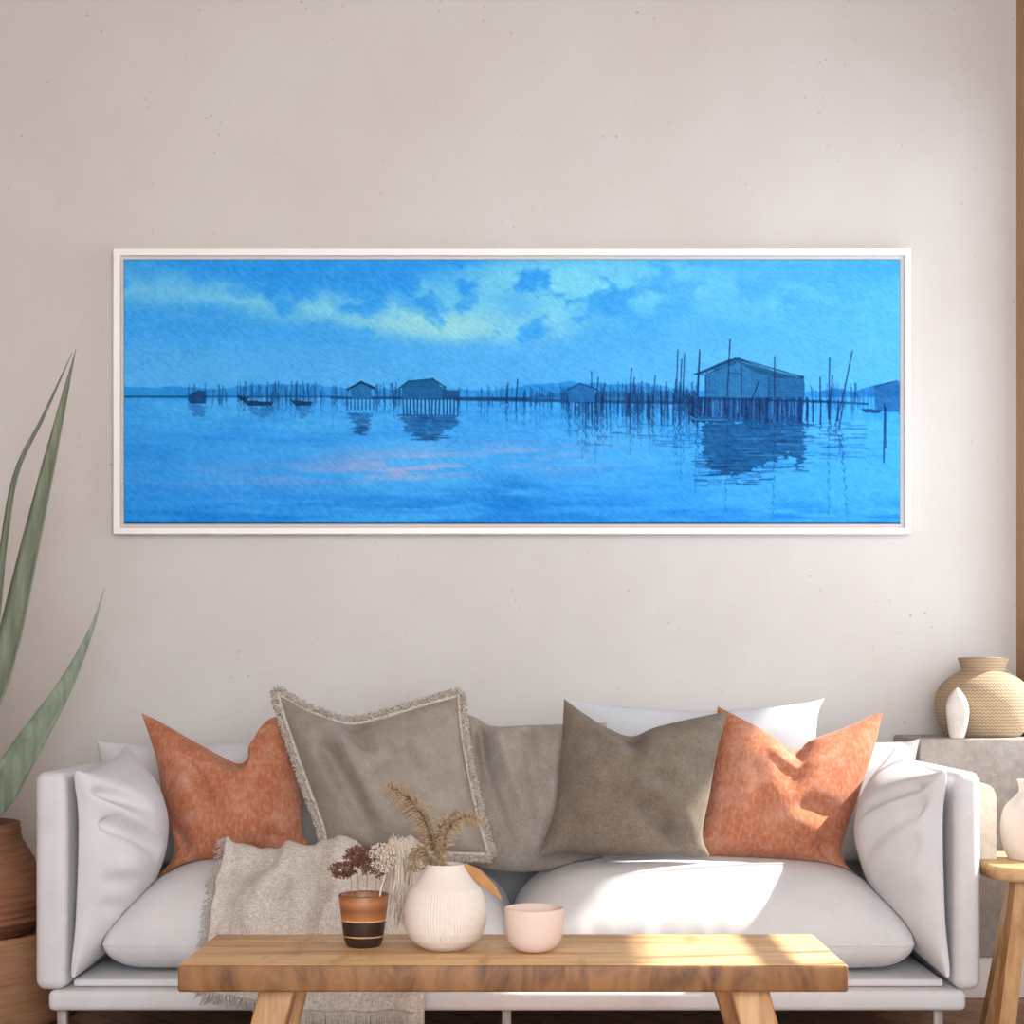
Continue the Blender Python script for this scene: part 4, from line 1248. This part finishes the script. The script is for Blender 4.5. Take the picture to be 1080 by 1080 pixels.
M['soil'] = plain('soil', s2l((58, 44, 34)), 0.95, 50, 0.3, 0.5)
prof = [(0.0, 0.0), (0.31, 0.0), (0.325, 0.006), (0.33, 0.02), (0.33, 0.225), (0.326, 0.236), (0.316, 0.236), (0.312, 0.226), (0.30, 0.214), (0.0, 0.214)]
v, f = lathe(prof, (PXc, PYc, 0.0), 96)
tag(obj('plant_stand', v, f, M['stand'], None, (PXc, PYc, 0)), 'round light wooden drum under the woven plant pot, behind the left arm of the sofa', 'plant stand')
pot = tag(empty('potted_agave', (PXc, PYc, 0.214)), 'long-leaved green agave in a brown woven pot left of the sofa', 'plant')
def rings(r, z, a): return r + 0.0016 * math.sin(z * 330) + 0.001 * math.sin(a * 46 + (int(z * 52) % 2) * 3.1)
prof = [(0.0, 0.0), (0.20, 0.0)] + [(float(np.interp(z, [0, 0.04, 0.10, 0.17, 0.25, 0.29], [0.205, 0.243, 0.252, 0.225, 0.180, 0.176])), z) for z in np.linspace(0.0, 0.29, 60)] + [(0.168, 0.291), (0.166, 0.26), (0.164, 0.25)]
v, f = lathe(prof, (PXc, PYc, 0.2142), 120, rings)
obj('pot', v, f, M['pot'], pot)
v, f = lathe([(0.0, 0.256), (0.08, 0.258), (0.165, 0.252)], (PXc, PYc, 0.2142), 40)
obj('soil', v, f, M['soil'], pot)
bz = 0.47
def Pl(px, py, y): return W(px, py, y)
base = Vector((PXc, PYc, bz))
LEAVES = [
    ([base + Vector((0.01, -0.02, 0)), Pl(-33, 800, -0.52), Pl(6, 700, -0.52), Pl(38, 560, -0.51), Pl(62, 450, -0.50), Pl(80, 368, -0.50)], [(0, 0.030), (0.25, 0.046), (0.5, 0.038), (0.75, 0.024), (0.92, 0.009), (1, 0.0006)], (-0.45, -1, 0.1)),
    ([base + Vector((0.0, 0.03, 0)), Pl(-45, 780, -0.44), Pl(-8, 680, -0.42), Pl(5, 580, -0.42), Pl(18, 500, -0.42), Pl(46, 440, -0.42), Pl(76, 372, -0.43)], [(0, 0.028), (0.3, 0.034), (0.55, 0.020), (0.75, 0.012), (0.9, 0.006), (1, 0.0005)], (-0.9, -1, 0.0)),
    ([base + Vector((0.03, -0.02, 0)), Pl(-16, 860, -0.54), Pl(28, 790, -0.56), Pl(68, 725, -0.57), Pl(96, 665, -0.57), Pl(110, 620, -0.57)], [(0, 0.030), (0.25, 0.044), (0.45, 0.034), (0.7, 0.016), (0.88, 0.005), (1, 0.0004)], (0.45, -1, 0.55)),
    ([base + Vector((-0.03, 0.0, 0)), Pl(-100, 760, -0.50), Pl(-150, 600, -0.48), Pl(-190, 470, -0.46)], [(0, 0.03), (0.3, 0.045), (0.7, 0.025), (1, 0.0006)], (0.3, -1, 0)),
    ([base + Vector((-0.02, -0.03, 0)), Pl(-80, 780, -0.60), Pl(-90, 640, -0.64), Pl(-70, 520, -0.66), Pl(-60, 430, -0.66)], [(0, 0.03), (0.3, 0.045), (0.7, 0.025), (1, 0.0006)], (0.2, -1, 0.1)),
    ([base + Vector((-0.03, 0.02, 0)), Pl(-120, 830, -0.45), Pl(-180, 740, -0.42), Pl(-230, 690, -0.4)], [(0, 0.03), (0.3, 0.045), (0.7, 0.025), (1, 0.0006)], (-0.4, -1, 0.4)),
]
for sp, wd, nh in LEAVES:
    v, f = blade('leaf', sp, wd, nh, None, fold=0.32, thick=0.006, n=60)
    obj('leaf', v, f, M['leaf'], pot)

# ------------------------------------------------------------------ plinth, vases, side table at the right
def stone_mat(name, c1, c2, spk, scale=30):
    m, N, L, b = new_mat(name)
    v = coords(N, L)
    n1 = noise_node(N, L, v, scale, 7, 0.7)
    r = ramp(N, L, n1.outputs['Fac'], [(0.35, c1), (0.62, c2)])
    n2 = noise_node(N, L, v, scale * 4, 4, 0.7)
    s = ramp(N, L, n2.outputs['Fac'], [(0.62, (0, 0, 0)), (0.70, (0.7, 0.7, 0.7))])
    L.new(mix(N, L, s.outputs['Color'], r.outputs['Color'], spk), b.inputs['Base Color'])
    bump(N, L, b, n2.outputs['Fac'], 0.4, 0.004)
    b.inputs['Roughness'].default_value = 0.8
    return m
M['plinth'] = stone_mat('plinth_stone', s2l((146, 137, 130)), s2l((164, 156, 149)), s2l((194, 186, 179)))
M['arch'] = stone_mat('arch_stone', s2l((206, 194, 178)), s2l((224, 214, 200)), s2l((178, 162, 144)), 50)
M['pod'] = stone_mat('pod_stone', s2l((186, 177, 168)), s2l((200, 193, 186)), s2l((172, 160, 148)), 24)
pl = tag(empty('stone_plinth', (1.255, -0.17, 0)), 'grey speckled stone plinth standing behind the right end of the sofa', 'plinth')
MB().box((1.076, -0.315, 0.115), (1.435, -0.018, 0.7205), 0.006, 3).build('block', M['plinth'], pl)
MB().box((1.085, -0.305, 0.0), (1.428, -0.022, 0.115), 0.004, 2).build('base', M['baseboard'], pl)

def weave_mat():
    m, N, L, b = new_mat('woven_clay')
    tc = N.new('ShaderNodeTexCoord')
    sep = N.new('ShaderNodeSeparateXYZ'); L.new(tc.outputs['Object'], sep.inputs[0])
    an = N.new('ShaderNodeMath'); an.operation = 'ARCTAN2'; L.new(sep.outputs['Y'], an.inputs[0]); L.new(sep.outputs['X'], an.inputs[1])
    cb = N.new('ShaderNodeCombineXYZ'); L.new(an.outputs[0], cb.inputs[0]); L.new(sep.outputs['Z'], cb.inputs[1])
    mp = N.new('ShaderNodeMapping'); mp.inputs['Scale'].default_value = (26, 150, 1)
    L.new(cb.outputs[0], mp.inputs['Vector'])
    sp = N.new('ShaderNodeSeparateXYZ'); L.new(mp.outputs['Vector'], sp.inputs[0])
    # zigzag: sin(y + 3*tri(x))
    tri = N.new('ShaderNodeMath'); tri.operation = 'PINGPONG'; tri.inputs[1].default_value = 1.0; L.new(sp.outputs[0], tri.inputs[0])
    mu = N.new('ShaderNodeMath'); mu.operation = 'MULTIPLY_ADD'; L.new(tri.outputs[0], mu.inputs[0]); mu.inputs[1].default_value = 3.4
    ym = N.new('ShaderNodeMath'); ym.operation = 'MULTIPLY'; L.new(sp.outputs[1], ym.inputs[0]); ym.inputs[1].default_value = 4.6
    L.new(ym.outputs[0], mu.inputs[2])
    sn = N.new('ShaderNodeMath'); sn.operation = 'SINE'; L.new(mu.outputs[0], sn.inputs[0])
    r = ramp(N, L, sn.outputs[0], [(0.0, s2l((150, 126, 98))), (0.6, s2l((182, 160, 132)))])
    L.new(r.outputs['Color'], b.inputs['Base Color'])
    bump(N, L, b, sn.outputs[0], 0.35, 0.004)
    b.inputs['Roughness'].default_value = 0.85
    return m
uy = -0.16
us = scl(uy)
ux, uz = (1037 - CX) / us, 0.7205
k_ = 1 / us
prof = [(0.0, 0.0), (34 * k_, 0.0), (38 * k_, 0.004)]
for z, r in ((10, 44), (20, 48), (32, 49.5), (42, 49), (52, 45), (60, 38), (66, 29), (69, 24), (70.5, 22.5), (72, 22.8), (80, 25), (82.5, 26.3)):
    prof.append((r * k_, z * k_))
prof += [(25.4 * k_, 83.2 * k_), (24 * k_, 82.5 * k_), (21 * k_, 72 * k_), (36 * k_, 58 * k_), (44 * k_, 30 * k_), (30 * k_, 6 * k_), (0, 6 * k_)]
def smooth_prof(p, n):
    c = catmull([Vector((a, 0, b)) for a, b in p], n)
    return [(max(0, q.x), q.z) for q in c]
v, f = lathe([prof[0]] + smooth_prof(prof[1:-6], 70) + prof[-6:], (ux, uy, uz), 96)
tag(obj('urn', v, f, weave_mat(), None, (ux, uy, uz)), 'bulbous tan woven-textured urn on the stone plinth', 'urn')
py_ = -0.30
ps = scl(py_)
px_ = (1009.5 - CX) / ps
prof = [(0.0, 0.0)] + smooth_prof([(7.5 / ps, 0.0), (9.5 / ps, 8 / ps), (11.5 / ps, 22 / ps), (11.8 / ps, 32 / ps), (9.5 / ps, 42 / ps), (5 / ps, 49 / ps), (1.2 / ps, 53 / ps)], 40) + [(0.0, 53.6 / ps)]
def flat_warp(r, z, a): return r * (1 - 0.25 * abs(math.sin(a)) ** 2) * (1 + 0.05 * math.sin(3 * a + z * 40))
v, f = lathe(prof, (px_, py_, uz), 48, flat_warp)
tag(obj('pod_sculpture', v, f, M['pod'], None, (px_, py_, uz)), 'small white pod-shaped stone sculpture standing in front of the tan urn', 'sculpture')

st = tag(empty('side_table', (1.245, -0.90, 0)), 'rustic wooden side table beside the right arm of the sofa', 'side table')
def live_slab():
    bm = bmesh.new()
    n = 40
    X0, X1, Y0, Y1, Z0, Z1 = 1.058, 1.432, -1.06, -0.72, 0.418, 0.455
    v, f = rbox((X0, Y0, Z0), (X1, Y1, Z1), 0.004, 2)
    vs, fs = [], []
    m = 48
    def edge(t):  # rounded irregular outline
        a = 2 * math.pi * t
        ca, sa = math.cos(a), math.sin(a)
        k = (abs(ca) ** 7 + abs(sa) ** 7) ** (-1 / 7)
        return ((X0 + X1) / 2 + ca * k * (X1 - X0) / 2, (Y0 + Y1) / 2 + sa * k * (Y1 - Y0) / 2)
    rings_ = [(0.97, Z1), (0.992, Z1 - 0.003), (1.0, Z1 - 0.010), (0.996, Z0 + 0.014), (0.96, Z0 + 0.003), (0.90, Z0)]
    cxm, cym = (X0 + X1) / 2, (Y0 + Y1) / 2
    for (k, z) in rings_:
        for i in range(m):
            x, y = edge(i / m)
            w = 1 + 0.006 * math.sin(i * 1.7) - 0.006
            vs.append(Vector((cxm + (x - cxm) * k * w, cym + (y - cym) * k * w, z)))
    for r_ in range(len(rings_) - 1):
        for i in range(m):
            i2 = (i + 1) % m
            fs.append((r_ * m + i, (r_ + 1) * m + i, (r_ + 1) * m + i2, r_ * m + i2))
    fs.append(tuple(range(m))); fs.append(tuple((len(rings_) - 1) * m + i for i in range(m))[::-1])
    bm.free()
    return vs, fs
v, f = live_slab()
obj('table_top', v, f, M['oak'], st)
for (xt, xb, yt, yb) in ((1.135, 1.078, -1.0, -1.03), (1.37, 1.41, -1.0, -1.03), (1.20, 1.132, -0.79, -0.755), (1.37, 1.41, -0.79, -0.755)):
    w, d = 0.019, 0.019
    b = [Vector((xb - w, yb - d, 0)), Vector((xb + w, yb - d, 0)), Vector((xb + w, yb + d, 0)), Vector((xb - w, yb + d, 0))]
    t = [Vector((xt - w, yt - d, 0.421)), Vector((xt + w, yt - d, 0.421)), Vector((xt + w, yt + d, 0.421)), Vector((xt - w, yt + d, 0.421))]
    v, f = hexa(b, t)
    obj('leg', v, f, M['oak_leg'], st, smooth=False)
# arched stone on the side table
ay = -0.86; as_ = scl(ay)
ax1 = (1047 - CX) / as_
ar = 0.028
axc = ax1 - ar
zt = EYE - (826 - CY) / as_
prof2 = [(axc - ar, 0.455), (axc - ar, zt - ar * 1.3)] + [(axc + ar * math.cos(a), zt - ar * 1.3 + ar * 1.3 * math.sin(a)) for a in np.linspace(math.pi, 0, 17)[1:-1]] + [(axc + ar, zt - ar * 1.3), (axc + ar, 0.455)]
vs = [Vector((x, ay - 0.03, z)) for x, z in prof2] + [Vector((x, ay + 0.03, z)) for x, z in prof2]
n_ = len(prof2)
fs = [tuple(range(n_)), tuple(range(2 * n_ - 1, n_ - 1, -1))] + [(i, (i + 1) % n_, n_ + (i + 1) % n_, n_ + i)[::-1] for i in range(n_)]
thing_mesh('arch_ornament', vs, fs, M['arch'], 'speckled cream stone arch on the side table, peeping out behind the sofa arm', 'ornament', smooth=False)
# pale rounded vase on the side table
gy = -0.90; gs = scl(gy)
gx = (1086 - CX) / gs
prof = [(0.0, 0.0), (20 / gs, 0.0)] + smooth_prof([(22 / gs, 1 / gs), (27.5 / gs, 14 / gs), (30 / gs, 34 / gs), (26 / gs, 54 / gs), (16 / gs, 66 / gs), (11 / gs, 72 / gs), (11.5 / gs, 80 / gs), (13 / gs, 84 / gs)], 60) + [(11.5 / gs, 84 / gs), (9.5 / gs, 72 / gs), (9.0 / gs, 60 / gs), (0.0, 58 / gs)]
v, f = lathe(prof, (gx, gy, 0.455), 72, lambda r, z, a: r + 0.0004 * math.sin(z * 900))
tag(obj('vase', v, f, M['ceramic'], None, (gx, gy, 0.455)), 'pale rounded vase on the side table at the photo\'s right edge', 'vase')
